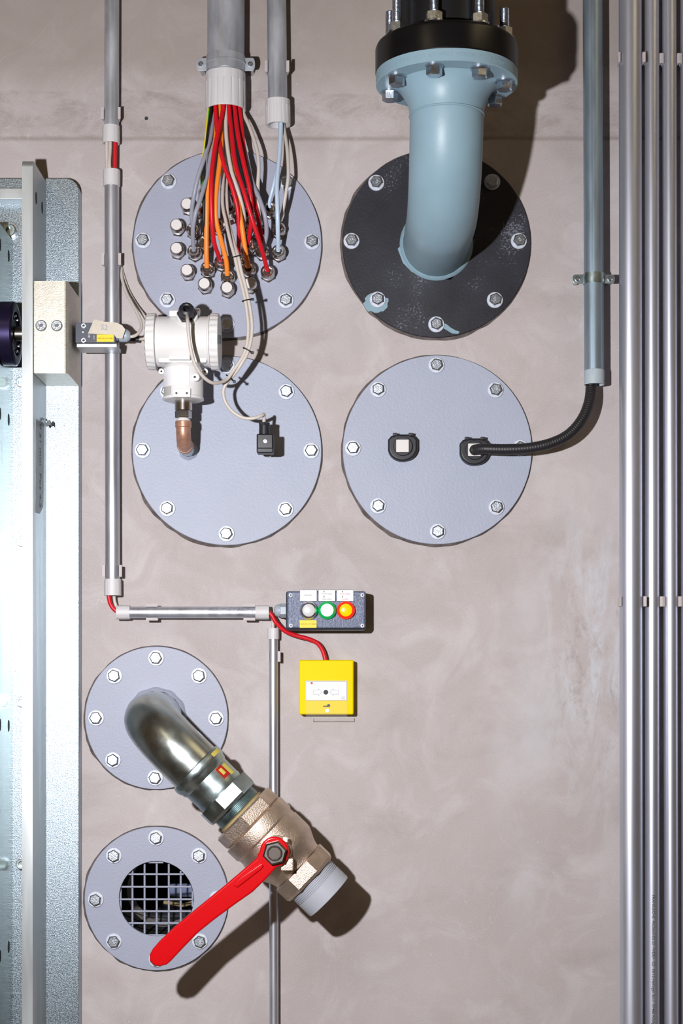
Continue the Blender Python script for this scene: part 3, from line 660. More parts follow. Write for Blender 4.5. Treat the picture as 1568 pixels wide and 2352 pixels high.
# ================= BLUE PIPE =================
bd = 0.290; bR = 0.0572
root = W(1002, 560, PT); ctr = V3((root.x, -bd, root.z)); bend = 0.145
tpt = empty('blue_pipe', (root.x, -PT, root.z)); tag(tpt, 'thick blue-grey painted pipe elbow rising from the black plate to a bolted flange', 'pipe')
path = [V3((root.x, -PT, root.z)), V3((root.x, -(bd - bend) * 0.5, root.z))]
for k in range(15):
    a = PI / 2 * k / 14; path.append(V3((root.x, -(bd - bend) - bend * math.sin(a), root.z + bend - bend * math.cos(a))))
zf = CZ + 0.9205      # underside of the flange
path += [V3((root.x, -bd, root.z + bend + 0.02)), V3((root.x, -bd, zf - 0.045))]
finish('elbow', sweep(path, bR, 56), 'blue', tpt)
finish('weld_bead', lathe([(bR + 0.0003, 0.006), (bR + 0.0035, 0.004), (bR + 0.006, 0.0), ], (root.x, -PT, root.z), OUT, 56, rf=lambda i, j: 1 + 0.012 * math.sin(i * 1.7) * (j == 1)), 'blue', tpt)
bc = V3((root.x, -bd, zf))
finish('weld_seam', lathe([(bR, -0.0015), (bR + 0.0016, -0.0008), (bR + 0.0016, 0.0008), (bR, 0.0015)], bc + V3((0, 0, -0.047)), (0, 0, 1), 56, rf=lambda i, j: 1 + 0.004 * math.sin(i * 2.3)), 'blue', tpt)
fr = 0.1098
finish('flange', lathe([(0.02, -0.045), (bR, -0.045), (bR + 0.001, -0.038), (bR + 0.004, -0.026), (bR + 0.010, -0.014), (bR + 0.017, -0.004), (bR + 0.022, 0.0), (fr - 0.001, 0.0), (fr, 0.001), (fr, 0.0185), (0.02, 0.0185)], bc, (0, 0, 1), 72, closed=True), 'blue', tpt)
me = text_mesh('DN 100  PN 16  EN 1092-1  P250GH  St 37.2  1.0460', 0.0085, 0.0003)
for v in me.vertices:
    p = v.co.copy(); th = p.x / fr; v.co = V3((math.sin(th) * (fr + p.z), -math.cos(th) * (fr + p.z), p.y))
me.materials.clear(); me.materials.append(M['blue'])
link('lettering', me, bc + V3((0, 0, 0.0095)), tpt)
blk = empty('black_pipe', bc + V3((0, 0, 0.0186))); tag(blk, 'black pipe with thick black flange bolted on top of the blue pipe', 'pipe')
zb = 0.019
finish('flange', lathe([(0.03, zb), (fr + 0.0005, zb), (fr + 0.001, zb + 0.002), (fr + 0.001, zb + 0.036), (fr - 0.001, zb + 0.041), (fr - 0.006, zb + 0.0445), (0.03, zb + 0.0445)], bc, (0, 0, 1), 72, closed=True), 'black_flange', blk)
finish('tube', hollow(0.0655, 0.055, bc + V3((0, 0, zb + 0.0446)), bc + V3((0, 0, 0.5))), 'black_pipe', blk)
finish('collar', hollow(0.0755, 0.0657, bc + V3((0, 0, zb + 0.058)), bc + V3((0, 0, 0.4))), 'black_pipe', blk)
for k in range(8):
    a = math.radians(22.5 + 45 * k + 7); x = 0.0905 * math.sin(a); y = -0.0905 * math.cos(a); q = bc + V3((x, y, 0))
    bt = finish('bolt', hexa(0.0215, 0.0125, q + V3((0, 0, -0.0030)), (0, 0, -1), phase=random.uniform(0, 1), ch=0.0015), 'zinc', tpt)
    finish('washer', solid([(0.0140, 0), (0.0140, 0.0029)], q + V3((0, 0, -0.0029)), (0, 0, 1), 28), 'zinc', bt)
    top = q + V3((0, 0, zb + 0.0446))
    nt_ = finish('nut', hexa(0.0225, 0.0150, top + V3((0, 0, 0.003)), (0, 0, 1), phase=random.uniform(0, 1), ch=0.0025), 'zinc', tpt)
    finish('washer', solid([(0.0150, 0), (0.0150, 0.0029)], top, (0, 0, 1), 28), 'zinc', nt_)
    prof = [(0.0074, 0.018)]
    zz = 0.018
    ln = 0.062 if k not in (1, 2) else 0.048
    while zz < ln: prof += [(0.0074, zz), (0.0064, zz + 0.001)]; zz += 0.002
    finish('threaded_end', solid(prof, top, (0, 0, 1), 16), 'zinc', nt_)

# ================= STEEL ELBOW + VALVE =================
vd = 0.160
er = W(359, 1649, PT); eR = 0.0455
A = V3((er.x, -vd, er.z)); ax = V3((math.cos(math.radians(44.0)), 0, -math.sin(math.radians(44.0)))).normalized()
sc = S * (D - vd) / D                    # metres per image pixel at the valve
def st(t): return t * sc
eb = empty('steel_elbow', (er.x, -PT, er.z)); tag(eb, 'shiny galvanised steel elbow pipe leading from the smaller plate to the ball valve', 'pipe')
bnd = 0.085; path = [V3((er.x, -PT, er.z)), V3((er.x, -(vd - bnd), er.z))]
for k in range(1, 17):
    a = PI / 2 * k / 16; path.append(V3((er.x, -(vd - bnd) - bnd * math.sin(a), er.z)) + ax * (bnd * (1 - math.cos(a))))
path += [A + ax * st(140), A + ax * st(155.5)]
finish('tube', sweep(path, eR, 56), 'steelelbow', eb)
finish('weld_ring', lathe([(eR + 0.0002, 0.007), (eR + 0.004, 0.004), (eR + 0.007, 0.0)], (er.x, -PT, er.z), OUT, 56, rf=lambda i, j: 1 + 0.02 * math.sin(i * 1.3 + j)), 'plate', eb)
def vl(prof, name, m, par, seg=56, phase=0.0, sharp=32, rf=None):
    return finish(name, solid([(r * sc, st(t)) for r, t in prof], A, ax, seg, phase=phase, rf=rf), m, par, sharp=sharp)
cp = empty('press_coupling', A + ax * st(220)); tag(cp, 'zinc press coupling with red and yellow tag between steel elbow and ball valve', 'coupling')
vl([(66.5, 156), (70, 158), (71, 164), (71, 170), (69, 176), (66.5, 181), (66, 186), (62, 192), (61, 228), (62, 234), (60, 242)], 'body', 'steelfit', cp)
hx = vl([(72, 242.2), (73, 246), (73, 272), (70, 279)], 'hex_collar', 'steelfit', cp, 8, 0.2, 20)
pr = []; tt = 279.2
while tt < 300: pr += [(59.5, tt), (57, tt + 1.6)]; tt += 3.2
vl(pr, 'thread', 'steelfit', cp, 40)
# tag on the coupling
def around(t, deg, r):    # point on a ring round the valve axis; deg 0 = towards camera, + = upper right
    up = V3((0, -1, 0)); sd = ax.cross(up).normalized(); sd = sd if sd.x > 0 else -sd
    a = math.radians(deg); return A + ax * st(t) + (up * math.cos(a) + sd * math.sin(a)) * (r * sc)
def patch(t0, t1, a0, a1, r, name, m, par):
    bm = bmesh.new(); rows = []
    for k in range(7):
        a = a0 + (a1 - a0) * k / 6; rows.append([bm.verts.new(around(t0, a, r)), bm.verts.new(around(t1, a, r))])
    for k in range(6): bm.faces.new((rows[k][0], rows[k][1], rows[k + 1][1], rows[k + 1][0]))
    return finish(name, bm, m, par)
patch(194, 224, 32, 52, 61.9, 'red_tag', 'redtag', cp); patch(200, 216, 37, 46, 62.1, 'tag_emblem', 'yellowtag', cp)
patch(193, 228, 53, 66, 61.8, 'yellow_tag', 'yellowtag', cp); patch(162, 172, 46, 74, 71.4, 'yellow_band', 'yellowtag', cp)
vv = empty('ball_valve', A + ax * st(420)); tag(vv, 'large nickel-plated brass ball valve with a red lever, hanging off the steel elbow', 'valve')
lathe_hemp = vl([(57.5, 300.2), (64, 302), (62, 306.8)], 'hemp_packing', 'tan', vv, 40)
vl([(79, 307), (84, 311), (84, 338), (80, 342)], 'inlet_hex', 'brass', vv, 8, 0.0, 20)
bod = vl([(82, 342.2), (87, 344), (87.5, 350), (87.5, 374), (85, 379), (83.5, 380), (83.5, 392), (85.5, 393), (85.5, 425), (84.5, 440), (80, 450), (72, 465), (68, 476), (67, 483)], 'body', 'brass', vv, 64)
vl([(68, 483.2), (76.5, 486), (76.5, 518), (73, 525)], 'outlet_hex', 'brass', vv, 8, 0.39, 20)
pr = [(58, 525.2)]; tt = 527
while tt < 548: pr += [(62.5, tt), (62.5, tt + 2.2), (60.5, tt + 2.7), (60.5, tt + 3.5)]; tt += 4.2
out = pr + [(62.5, 549), (62.5, 582), (61.5, 584), (56, 584), (55, 580), (55, 540)]
vl(out, 'outlet_nipple', 'pvc', vv, 64)
# stem and lever
piv = A + ax * st(420); sd_ = V3((0, -1, 0))
finish('stem_boss', solid([(0.026, 0.045), (0.024, 0.066), (0.017, 0.070), (0.017, 0.0755)], piv, OUT, 32), 'brass', vv)
stop = around(413, 0, 1); 
hc = W(630, 1958, 0.243)
tip = W(368, 2193, 0.245)
hd = 0.236
def W2(px, py): 
    q = W(px, py, 0.243); return (q.x, q.z)
c0 = (630, 1957); pts = []
upper = [(597, 1952), (588, 1972), (560, 1996), (520, 2030), (480, 2063), (440, 2096), (400, 2129), (366, 2162), (350, 2180)]
tipc = [(344, 2192), (344, 2206), (352, 2216), (366, 2220), (382, 2216)]
lower = [(392, 2208), (420, 2178), (455, 2142), (495, 2110), (540, 2077), (580, 2049), (612, 2018), (636, 1991)]
head = [(c0[0] + 34 * math.cos(a), c0[1] - 36 * math.sin(a)) for a in [math.radians(v) for v in (-60, -40, -20, 0, 20, 40, 60, 80, 100, 120, 140, 160)]]
pts = upper + tipc + lower + head
lev = finish('lever', prism([W2(*p) for p in pts], -hd, -hd - 0.0095, 0.0032, seg=3), 'red', vv)
# raised rib along the lever
rb = [(545, 2020), (556, 2012), (600, 1982), (606, 1988), (600, 1996), (556, 2030), (545, 2038), (536, 2034)]
finish('lever_rib', prism([W2(*p) for p in rb], -hd - 0.0088, -hd - 0.0125, 0.0018, seg=3), 'red', lev)
tm = W(375, 2185, 0.247); text('DN 65', 0.0070, V3((tm.x, -hd - 0.0096, tm.z)), 'red', lev, angle=math.radians(42))
tm = W(380, 2202, 0.247); text('PN 30', 0.0070, V3((tm.x, -hd - 0.0096, tm.z)), 'red', lev, angle=math.radians(42))
tm = W(493, 2087, 0.247); text('2½', 0.0085, V3((tm.x, -hd - 0.0096, tm.z)), 'red', lev, angle=math.radians(-50))
pc = W(631, 1959, 0.25)
finish('nut', hexa(0.034, 0.011, (pc.x, -hd - 0.0096, pc.z), OUT, phase=0.25, ch=0.002), 'nut', vv)
finish('nut_recess', solid([(0.0125, 0), (0.0125, 0.0004)], (pc.x, -hd - 0.0206, pc.z), OUT, 28), 'slot', vv)
finish('stem', solid([(0.0112, 0), (0.0112, 0.0020), (0.0100, 0.0032)], (pc.x, -hd - 0.0210, pc.z), OUT, 8, phase=0.4), 'nickel', vv)
q = W(655, 1929, 0.243); finish('stop_pin', box((q.x - 0.004, -hd + 0.003, q.z - 0.004), (q.x + 0.004, -hd - 0.007, q.z + 0.004), 0.001), 'brass', vv)
q = around(448, 2, 70); finish('stop_cam', box(q + V3((-0.008, -0.026, -0.018)), q + V3((0.012, 0.012, 0.002)), 0.002), 'brass', vv)
q = around(412, 52, 86); 

# ================= TRANSMITTER =================
td = 0.100; tc_ = W(421, 785, td)
tr = empty('pressure_transmitter', W(421, 1035, PT)); tag(tr, 'white two-chamber pressure transmitter on a copper elbow over the left middle plates', 'instrument')
X1 = (1, 0, 0)
def tl(prof, name, m, par=tr, seg=56, rf=None, org=tc_, axis=X1): return finish(name, solid(prof, org, axis, seg, rf=rf), m, par)
xl = lambda px: L(px - 421, td)
bdR = L(57, td); cpR = L(64.5, td)
tl([(bdR, xl(361)), (bdR, xl(478)), (bdR + 0.002, xl(480)), (bdR + 0.002, xl(483))], 'housing', 'white')
# squarish belly of the casting
q0 = W(366, 822, td); q1 = W(478, 840, td)
finish('belly', box((q0.x, -td - 0.026, q1.z), (q1.x, -td + 0.026, q0.z + 0.006), 0.004), 'white', tr)
capf = lambda i, j: 0.965 if (i % 4 in (0, 1) and j in (1, 2)) else 1.0
tl([(cpR * 0.9, xl(337)), (cpR * 0.985, xl(340)), (cpR, xl(350)), (cpR, xl(359)), (cpR * 0.96, xl(360.5))][:], 'screw_cap', 'white', rf=lambda i, j: 0.97 if (i % 4 in (0, 1) and j in (2, 3)) else 1.0, seg=96)
tl([(cpR * 0.96, xl(484)), (cpR, xl(486)), (cpR, xl(496)), (cpR * 0.985, xl(503)), (cpR * 0.9, xl(506))], 'screw_cap', 'white', rf=lambda i, j: 0.97 if (i % 4 in (0, 1) and j in (2, 3)) else 1.0, seg=96)
q = W(504, 778, td + 0.040); finish('cap_lug', box(q + V3((-0.004, -0.004, -0.007)), q + V3((0.0025, 0.004, 0.005)), 0.0005), 'black', tr)
DN = (0, 0, -1)
nk = W(421, 838, td); zl = lambda py: L(py - 838, td); nR = L(45.5, td)
finish('neck', solid([(nR * 0.80, 0.0), (nR * 0.93, zl(843)), (nR, zl(852)), (nR, zl(912)), (nR + 0.0012, zl(914)), (nR + 0.0012, zl(919)), (nR - 0.002, zl(921))], nk, DN, 56), 'white', tr)
def neck_patch(x0, x1, y0, y1, m, name, r=None):
    r = (r or nR) + 0.0006; bm = bmesh.new(); rows = []
    for k in range(9):
        x = x0 + (x1 - x0) * k / 8; a = math.asin(max(-0.98, min(0.98, L(x - 421, td) / r)))
        for_y = -td - r * math.cos(a); X = nk.x + r * math.sin(a)
        rows.append([bm.verts.new((X, for_y, nk.z - zl(y0))), bm.verts.new((X, for_y, nk.z - zl(y1)))])
    for k in range(8): bm.faces.new((rows[k][0], rows[k][1], rows[k + 1][1], rows[k + 1][0]))
    return finish(name, bm, m, tr)
neck_patch(377, 438, 849, 892, 'white_label', 'rating_plate'); neck_patch(378, 397, 893, 912, 'grey_label', 'small_label')
q = W(400, 902, td + 0.033)
finish('clamp_plate', box((W(397, 0, td + .03).x, -td - 0.0355, W(0, 913, td + .03).z), (W(438, 0, td + .03).x, -td - 0.02, W(0, 893, td + .03).z), 0.001), 'white', tr)
for x in (405, 429):
    q = W(x, 903, td + 0.0355); finish('screw', solid([(0.0018, 0), (0.0018, 0.0006)], q + V3((0, 0, 0)), OUT, 14), 'ink', tr)
q = W(449, 867, td + 0.028); finish('lug', solid([(0.0068, -0.006), (0.0068, 0.003), (0.006, 0.004)], q, OUT, 28), 'white', tr)
finish('lug_screw', solid([(0.002, 0.0), (0.002, 0.0006)], q + V3((-0.001, -0.0041, 0)), OUT, 14), 'ink', tr)
for x in (371, 471):
    q = W(x, 854, td + 0.015); o = finish('foot_lug', solid([(0.0048, -0.004), (0.0048, 0.004)], q, OUT, 20), 'white', tr)
    finish('lug_hole', solid([(0.0016, 0), (0.0016, 0.0004)], q + V3((0, -0.0040, 0)), OUT, 12), 'slot', o)
# black cable gland on the front of the housing
gq = W(430, 728, 0.128)
gx = V3((0.03, -1, 0.32)).normalized()
gl = empty('cable_gland', gq); ORG[gl] = gq; gl.parent = tr; gl.location = gq - ORG[tr]
finish('boss', solid([(0.0175, -0.012), (0.0175, 0.006), (0.0165, 0.0075)], gq, gx, 32), 'white', gl)
finish('dome_nut', solid([(0.0165, 0.0076), (0.0165, 0.013), (0.0145, 0.014)], gq, gx, 6), 'black', gl)
finish('cap_nut', lathe([(0.013, 0.014), (0.0135, 0.015), (0.0135, 0.022), (0.0115, 0.027), (0.0075, 0.029), (0.0055, 0.028), (0.0055, 0.018)], gq, gx, 12), 'black', gl)
q = W(402, 722, td + 0.02); finish('blind_boss', box(q + V3((-0.009, -0.012, -0.006)), q + V3((0.012, 0.012, 0.0045)), 0.002), 'white', tr)
q = W(453, 716, td + 0.012); finish('vent_plug', solid([(0.005, -0.006), (0.005, 0.003), (0.004, 0.005)], q, (0.1, -0.5, 1), 8), 'stainless', tr)
# raised nameplate frame on the belly
a0 = W(388, 812, td + bdR); 
finish('name_panel', box((W(388, 0, .138).x, -0.1395, W(0, 826, .138).z), (W(436, 0, .138).x, -0.128, W(0, 816, .138).z), 0.0008), 'white', tr)
# process connection
pt_ = W(421, 920, td); zq = lambda py: L(py - 920, td)
finish('stem', solid([(L(20, td), -0.004), (L(20, td), zq(943)), (L(13, td), zq(944))], pt_, DN, 40), 'stainless', tr)
finish('hex_nut', solid([(L(18.5, td), zq(944)), (L(19.5, td), zq(946)), (L(19.5, td), zq(959)), (L(18, td), zq(961))], pt_, DN, 6, phase=0.3), 'stainless', tr)
finish('threaded_neck', solid([(L(13, td), zq(961)), (L(15, td), zq(963)), (L(17, td), zq(967)), (L(18, td), zq(969))], pt_, DN, 32), 'white', tr)
# copper elbow: down, then back into the plate
ec = W(421, 969, td); zE = W(421, 1018, td).z; re = L(18.2, td); br = 0.024
path = [ec, V3((ec.x, -td, zE + br))]
for k in range(1, 13):
    a = PI / 2 * k / 12; path.append(V3((ec.x, -td + br * (1 - math.cos(a)), zE + br - br * math.sin(a))))
path.append(V3((ec.x, -td + br + 0.012, zE)))
cu = finish('copper_elbow', sweep(path, re * 0.93, 40), 'copper', tr)
finish('socket', solid([(re * 0.96, -0.001), (re * 1.03, 0), (re * 1.03, L(12, td)), (re * 0.95, L(14, td))], ec, DN, 40), 'copper', cu)
finish('socket', solid([(re * 0.95, -0.002), (re * 1.03, 0), (re * 1.03, 0.012), (re * 0.96, 0.013)], V3((ec.x, -td + br + 0.002, zE)), (0, 1, 0), 40), 'copper', cu)
finish('wall_stub', solid([(re * 0.86, 0.0), (re * 0.86, td - br - 0.012 - PT)], V3((ec.x, -PT, zE)), OUT, 32), 'steelfit', tr)
finish('weld_ring', lathe([(re * 0.87, 0.006), (re * 1.08, 0.0025), (re * 1.25, 0.0)], V3((ec.x, -PT, zE)), OUT, 40, rf=lambda i, j: 1 + 0.03 * math.sin(i * 1.1)), 'plate_light', tr)

# DIN plug
dp = 0.098
pg = empty('connector_plug', W(610, 1040, PT)); tag(pg, 'small square black plug connector on the left middle plate', 'plug')
q0 = W(589, 996, dp); q1 = W(628, 1040, dp)
finish('housing', box((q0.x, -dp, q1.z), (q1.x, -dp + 0.030, q0.z), 0.0025, seg=3), 'black', pg)
finish('front_cover', box((q0.x + 0.001, -dp - 0.0022, q1.z + 0.007), (q1.x - 0.001, -dp + 0.0005, q0.z - 0.001), 0.0018, seg=3), 'black', pg)
q = W(609, 1014, dp); s_ = finish('screw', solid([(0.0032, 0), (0.0030, 0.0014)], q + V3((0, -0.0022, 0)), OUT, 20), 'zinc', pg)
finish('screw_slot', box(q + V3((-0.0004, -0.0039, -0.002)), q + V3((0.0004, -0.0035, 0.002))), 'ink', s_)
tq = W(607, 997, 0.086)
finish('cable_inlet', solid([(0.0092, -0.001), (0.0088, 0.014)], tq, (0, 0, 1), 32), 'black', pg)
finish('inlet_nut', lathe([(0.0088, 0.0141), (0.0094, 0.0145), (0.0094, 0.0185), (0.007, 0.0195), (0.0036, 0.019), (0.0036, 0.014)], tq, (0, 0, 1), 10), 'black', pg)
finish('seal', box((q0.x + 0.0015, -dp + 0.0302, q1.z + 0.0015), (q1.x - 0.0015, -dp + 0.032, q0.z - 0.0015)), 'grey_label', pg)
finish('sensor_stem', solid([(0.0125, 0.0), (0.0125, 0.012), (0.009, 0.013), (0.009, dp - 0.0322 - PT)], V3(((q0.x + q1.x) / 2, -PT, (q0.z + q1.z) / 2)), OUT, 24), 'stainless', pg)

# ================= CONTROL BOX =================
cd = 0.064
bx = empty('control_box', W(748, 1402, 0)); tag(bx, 'dark grey control box with white, green and orange lamps', 'control box')
def RB(px0, py0, px1, py1, d0, d1, name, m, par, bev=0.0, seg=2, dd=None):
    dd = d1 if dd is None else dd; a = W(px0, py0, dd); c = W(px1, py1, dd)
    return finish(name, box((a.x, -d0, c.z), (c.x, -d1, a.z), bev, seg=seg), m, par)
RB(656, 1357, 840, 1447, 0.001, 0.056, 'body', 'box', bx, 0.004, 3, cd)
RB(659, 1357.5, 839.5, 1443, 0.0561, cd, 'lid', 'boxlid', bx, 0.0035, 3)
for x, y in ((667.5, 1367), (832, 1367), (668, 1437), (832, 1437)):
    s_ = finish('screw', solid([(L(5), 0), (L(4.6), 0.0012), (L(3.6), 0.0016)], W(x, y, cd), OUT, 20), 'washer', bx)
    finish('screw_socket', solid([(0.0014, 0), (0.0014, 0.0002)], W(x, y, cd) + V3((0, -0.0016, 0)), OUT, 6), 'ink', s_)
for x0, x1 in ((687.5, 728), (730.5, 770.5), (772.5, 812.5)):
    RB(x0, 1388, x1, 1441, cd + 0.0001, cd + 0.0008, 'field_plate', 'boxlid', bx)
lbls = [((687.8, 728), ['REQUEST'], 'ink'), ((730.6, 770.4), ['IN PROGRESS', '', 'UNLOCKED'], 'ink'), ((772.6, 812.4), ['IN PROGRESS', '', 'LOCKED'], 'red_ink')]
for (x0, x1), lines, mm in lbls:
    fr_ = RB(x0, 1354, x1, 1381, cd + 0.0001, cd + 0.0022, 'label_holder', 'box', bx, 0.0004)
    RB(x0 + 1, 1355, x1 - 1, 1380, cd + 0.0022, cd + 0.0026, 'label_card', 'white_label', fr_)
    xc = (x0 + x1) / 2
    if len(lines) == 1: text(lines[0], 0.0032, W(xc, 1367.5, cd) + V3((0, -0.0029, 0)), 'ink', fr_)
    else:
        text(lines[0], 0.0029, W(xc, 1364.5, cd) + V3((0, -0.0029, 0)), mm, fr_); text(lines[2], 0.0029, W(xc, 1376.5, cd) + V3((0, -0.0029, 0)), mm, fr_)
        for y in (1358.5, 1370.5):
            finish('symbol', solid([(0.0009, 0), (0.0009, 0.0002)], W(xc - 6.5, y, cd) + V3((0, -0.0027, 0)), OUT, 10), 'ink', fr_)
            finish('symbol', box(W(xc - 7, y + 2.8, cd) + V3((0, -0.0029, 0)), W(xc - 6, y, cd) + V3((0, -0.0027, 0))), 'ink', fr_)
            text('_ _ _' if y < 1365 else '____', 0.0026, W(xc + 1.5, y, cd) + V3((0, -0.0029, 0)), 'faint', fr_)
yl = RB(688, 1424.5, 726.5, 1442, cd + 0.0009, cd + 0.0013, 'yellow_label', 'yellow_label', bx)
text('=.UBC.U01-SAY+UBB01', 0.0027, W(707, 1433.5, cd) + V3((0, -0.0015, 0)), 'ink', yl)
text('CE', 0.004, W(667, 1401, cd) + V3((0, -0.0001, 0)), 'box', bx, angle=PI / 2)
text('POWER', 0.0030, W(741, 1428, cd) + V3((0, -0.0009, 0)), 'box', bx)
def lamp(x, y, lens, rim, nm, lab):
    c = W(x, y, cd); b_ = finish(nm, lathe([(L(20.5), 0.0008), (L(20.5), 0.005), (L(19.8), 0.0085), (L(17.6), 0.0106), (L(14.5), 0.0128), (L(13.5), 0.0122)], c, OUT, 48), rim, bx); tag(b_, lab)
    finish('lens', lathe([(L(14.4), 0.0124), (L(13.5), 0.0138), (L(10), 0.0147), (L(5), 0.0150), (0, 0.0152)], c, OUT, 40), lens, b_)
lamp(709, 1402.5, 'btn_white', 'chrome', 'push_button', 'clear white push button')
lamp(751, 1402, 'lens_green', 'rim_green', 'indicator_lamp', 'lit green lamp')
lamp(794, 1402, 'lens_orange', 'rim_orange', 'indicator_lamp', 'lit orange lamp')
gz_ = W(641, 1402.5, 0.035)
gl = empty('cable_gland', gz_); gl.parent = bx; gl.location = gz_ - ORG[bx]
x0 = W(655.5, 0, .06).x
finish('hex_base', solid([(0.0120, 0), (0.0120, 0.009), (0.0110, 0.010)], V3((x0, gz_.y, gz_.z)), (-1, 0, 0), 6, phase=0.5), 'boxgland', gl)
finish('dome', solid([(0.0108, 0.0101), (0.0108, 0.014), (0.0085, 0.0185), (0.005, 0.020)], V3((x0, gz_.y, gz_.z)), (-1, 0, 0), 24), 'boxgland', gl)

# ================= CALL POINT =================
yd = 0.031
cpn = empty('call_point', W(749, 1578, 0)); tag(cpn, 'yellow manual call point box with a clear flap below the control box', 'call point')
RB(690, 1519, 810, 1638, 0.0, 0.0145, 'back_box', 'yellow', cpn, 0.001, dd=yd)
RB(686.5, 1516, 812, 1641.5, 0.0146, yd, 'front_cover', 'yellow', cpn, 0.003, 4)
RB(701.5, 1563.5, 797, 1609, yd + 0.0001, yd + 0.0006, 'bezel', 'grey_label', cpn)
wp = RB(703, 1566, 795.5, 1608, yd + 0.0006, yd + 0.0016, 'press_panel', 'white_label', cpn, 0.0004)
pc = W(748, 1590, yd)
finish('dot', solid([(L(5.5), 0), (L(5.5), 0.0003)], pc + V3((0, -0.0016, 0)), OUT, 24), 'ink', wp)
for s in (-1, 1):
    ar = [(9, 0), (17, 8), (17, 5), (29, 5), (29, -5), (17, -5), (17, -8)]
    loop = [W(748 + s * x, 1590 + y, yd) + V3((0, -0.0017, 0)) for x, y in ar]; loop.append(loop[0])
    bm = bmesh.new()
    for i in range(len(ar)): sweep([loop[i], loop[i + 1]], 0.00028, 4, bm)
    finish('arrow_outline', bm, 'faint', wp)
text('mar', 0.0040, W(788, 1600.5, yd) + V3((0, -0.0018, 0)), 'faint', wp); text('====', 0.003, W(787, 1605, yd) + V3((0, -0.0018, 0)), 'ink', wp)
finish('red_mark', solid([(L(2.8), 0), (L(2.8), 0.0003)], W(715.5, 1569, yd) + V3((0, -0.0017, 0)), OUT, 16), 'redtag', wp)
# key symbol and screw on the cover
kb = box(W(742, 1623.5, yd) + V3((0, -0.0005, 0)), W(753, 1620.8, yd) + V3((0, -0.0002, 0)))
solid([(L(3.6), 0.0002), (L(3.6), 0.0005)], W(754.5, 1620.5, yd), OUT, 20, kb)
finish('key_symbol', kb, 'ink', cpn)
finish('screw', solid([(L(5), 0), (L(4.2), 0.0014)], W(751, 1632, yd), OUT, 20), 'zinc', cpn)
fpf = RB(702, 1609, 797, 1646.5, yd + 0.0032, yd + 0.0042, 'clear_flap', 'clear', cpn, 0.0003)
RB(714, 1646, 807, 1654, 0.020, 0.0215, 'flap_tab', 'clear', fpf, 0.0004, dd=0.02)
bm = bmesh.new(); rr = [W(x, y, 0.0215) for x, y in ((714, 1646), (714, 1654), (807, 1654), (807, 1646))]
for i in range(3): sweep([rr[i], rr[i + 1]], 0.0005, 6, bm)
finish('flap_edge', bm, 'grey_label', fpf)

# ================= STEEL FRAME AT THE LEFT =================
bpd = 0.032
fa = empty('door_frame', V3((-0.5, 0, 0.02))); tag(fa, 'tall galvanised steel frame along the left edge with its upright strip and pale bracket block', 'frame')
xr = W(181, 0, bpd).x; zt = W(0, 409, bpd).z; R_ = 0.023
poly = [(-0.80, 0.02), (xr, 0.02), (xr, zt - R_)] + [(xr - R_ + R_ * math.cos(a), zt - R_ + R_ * math.sin(a)) for a in [PI / 2 * k / 10 for k in range(1, 11)]] + [(-0.80, zt)]
finish('base_plate', prism(poly, -0.004, -bpd, 0.0012), 'galv', fa)
finish('gap_shade_sheet', box((-0.79, -0.0002, 0.03), (xr - 0.008, -0.0039, zt - 0.012)), 'slot', fa)  # dark sheet standing in for the shade in the gap behind the base plate
def upright(xa, xb, zt_, fd, m, lab=None, topshape=True):
    """flat bar standing on edge; profile in (y,z)"""
    ch = 0.012; pr = [(-bpd - 0.0002, 0.02), (-fd, 0.02), (-fd, zt_ - ch)] + [(-fd + ch - ch * math.cos(a), zt_ - ch + ch * math.sin(a)) for a in [PI / 2 * k / 6 for k in range(1, 7)]] + [(-bpd - 0.0002, zt_)]
    bm = bmesh.new(); A_ = [bm.verts.new((xa, y, z)) for y, z in pr]; B_ = [bm.verts.new((xb, y, z)) for y, z in pr]
    f1 = bm.faces.new(A_); f2 = bm.faces.new(B_[::-1])
    for i in range(len(pr)): bm.faces.new((A_[i], B_[i], B_[(i + 1) % len(pr)], A_[(i + 1) % len(pr)]))
    return finish('upright_bar', bm, m, fa)
fd = 0.159
xB = W(75, 0, fd).x; xA = W(50.5, 0, fd).x; zT = W(0, 366, fd).z
upright(xA, xB, zT, fd, 'milled')
xL = W(29, 0, bpd).x
upright(xL - 0.018, xL, W(0, 552, bpd).z, fd - 0.002, 'mirror_steel')
def slots(x, lst):
    for (d, py) in lst:
        c = V3((x, -d, W(0, py, d).z)); bm = solid([(1, 0), (1, 0.0003)], (0, 0, 0), (1, 0, 0), 20)
        for v in bm.verts: v.co = V3((c.x + v.co.x, c.y + v.co.y * 0.0075, c.z + v.co.z * 0.010))
        finish('slot', bm, 'slot', fa)
slots(xB, [(0.128, 455), (0.072, 477)]); slots(xL, [(0.138, 562), (0.066, 588), (0.138, 950), (0.066, 964), (0.138, 1665), (0.066, 1667), (0.066, 2175), (0.138, 2196)])
# cross bar at top
a = W(48, 432, 0.062); c = W(0, 457, 0.062)
finish('cross_bar', box((-0.80, -bpd - 0.0002, c.z), (xA - 0.0004, -0.062, a.z), 0.001), 'milled', fa)
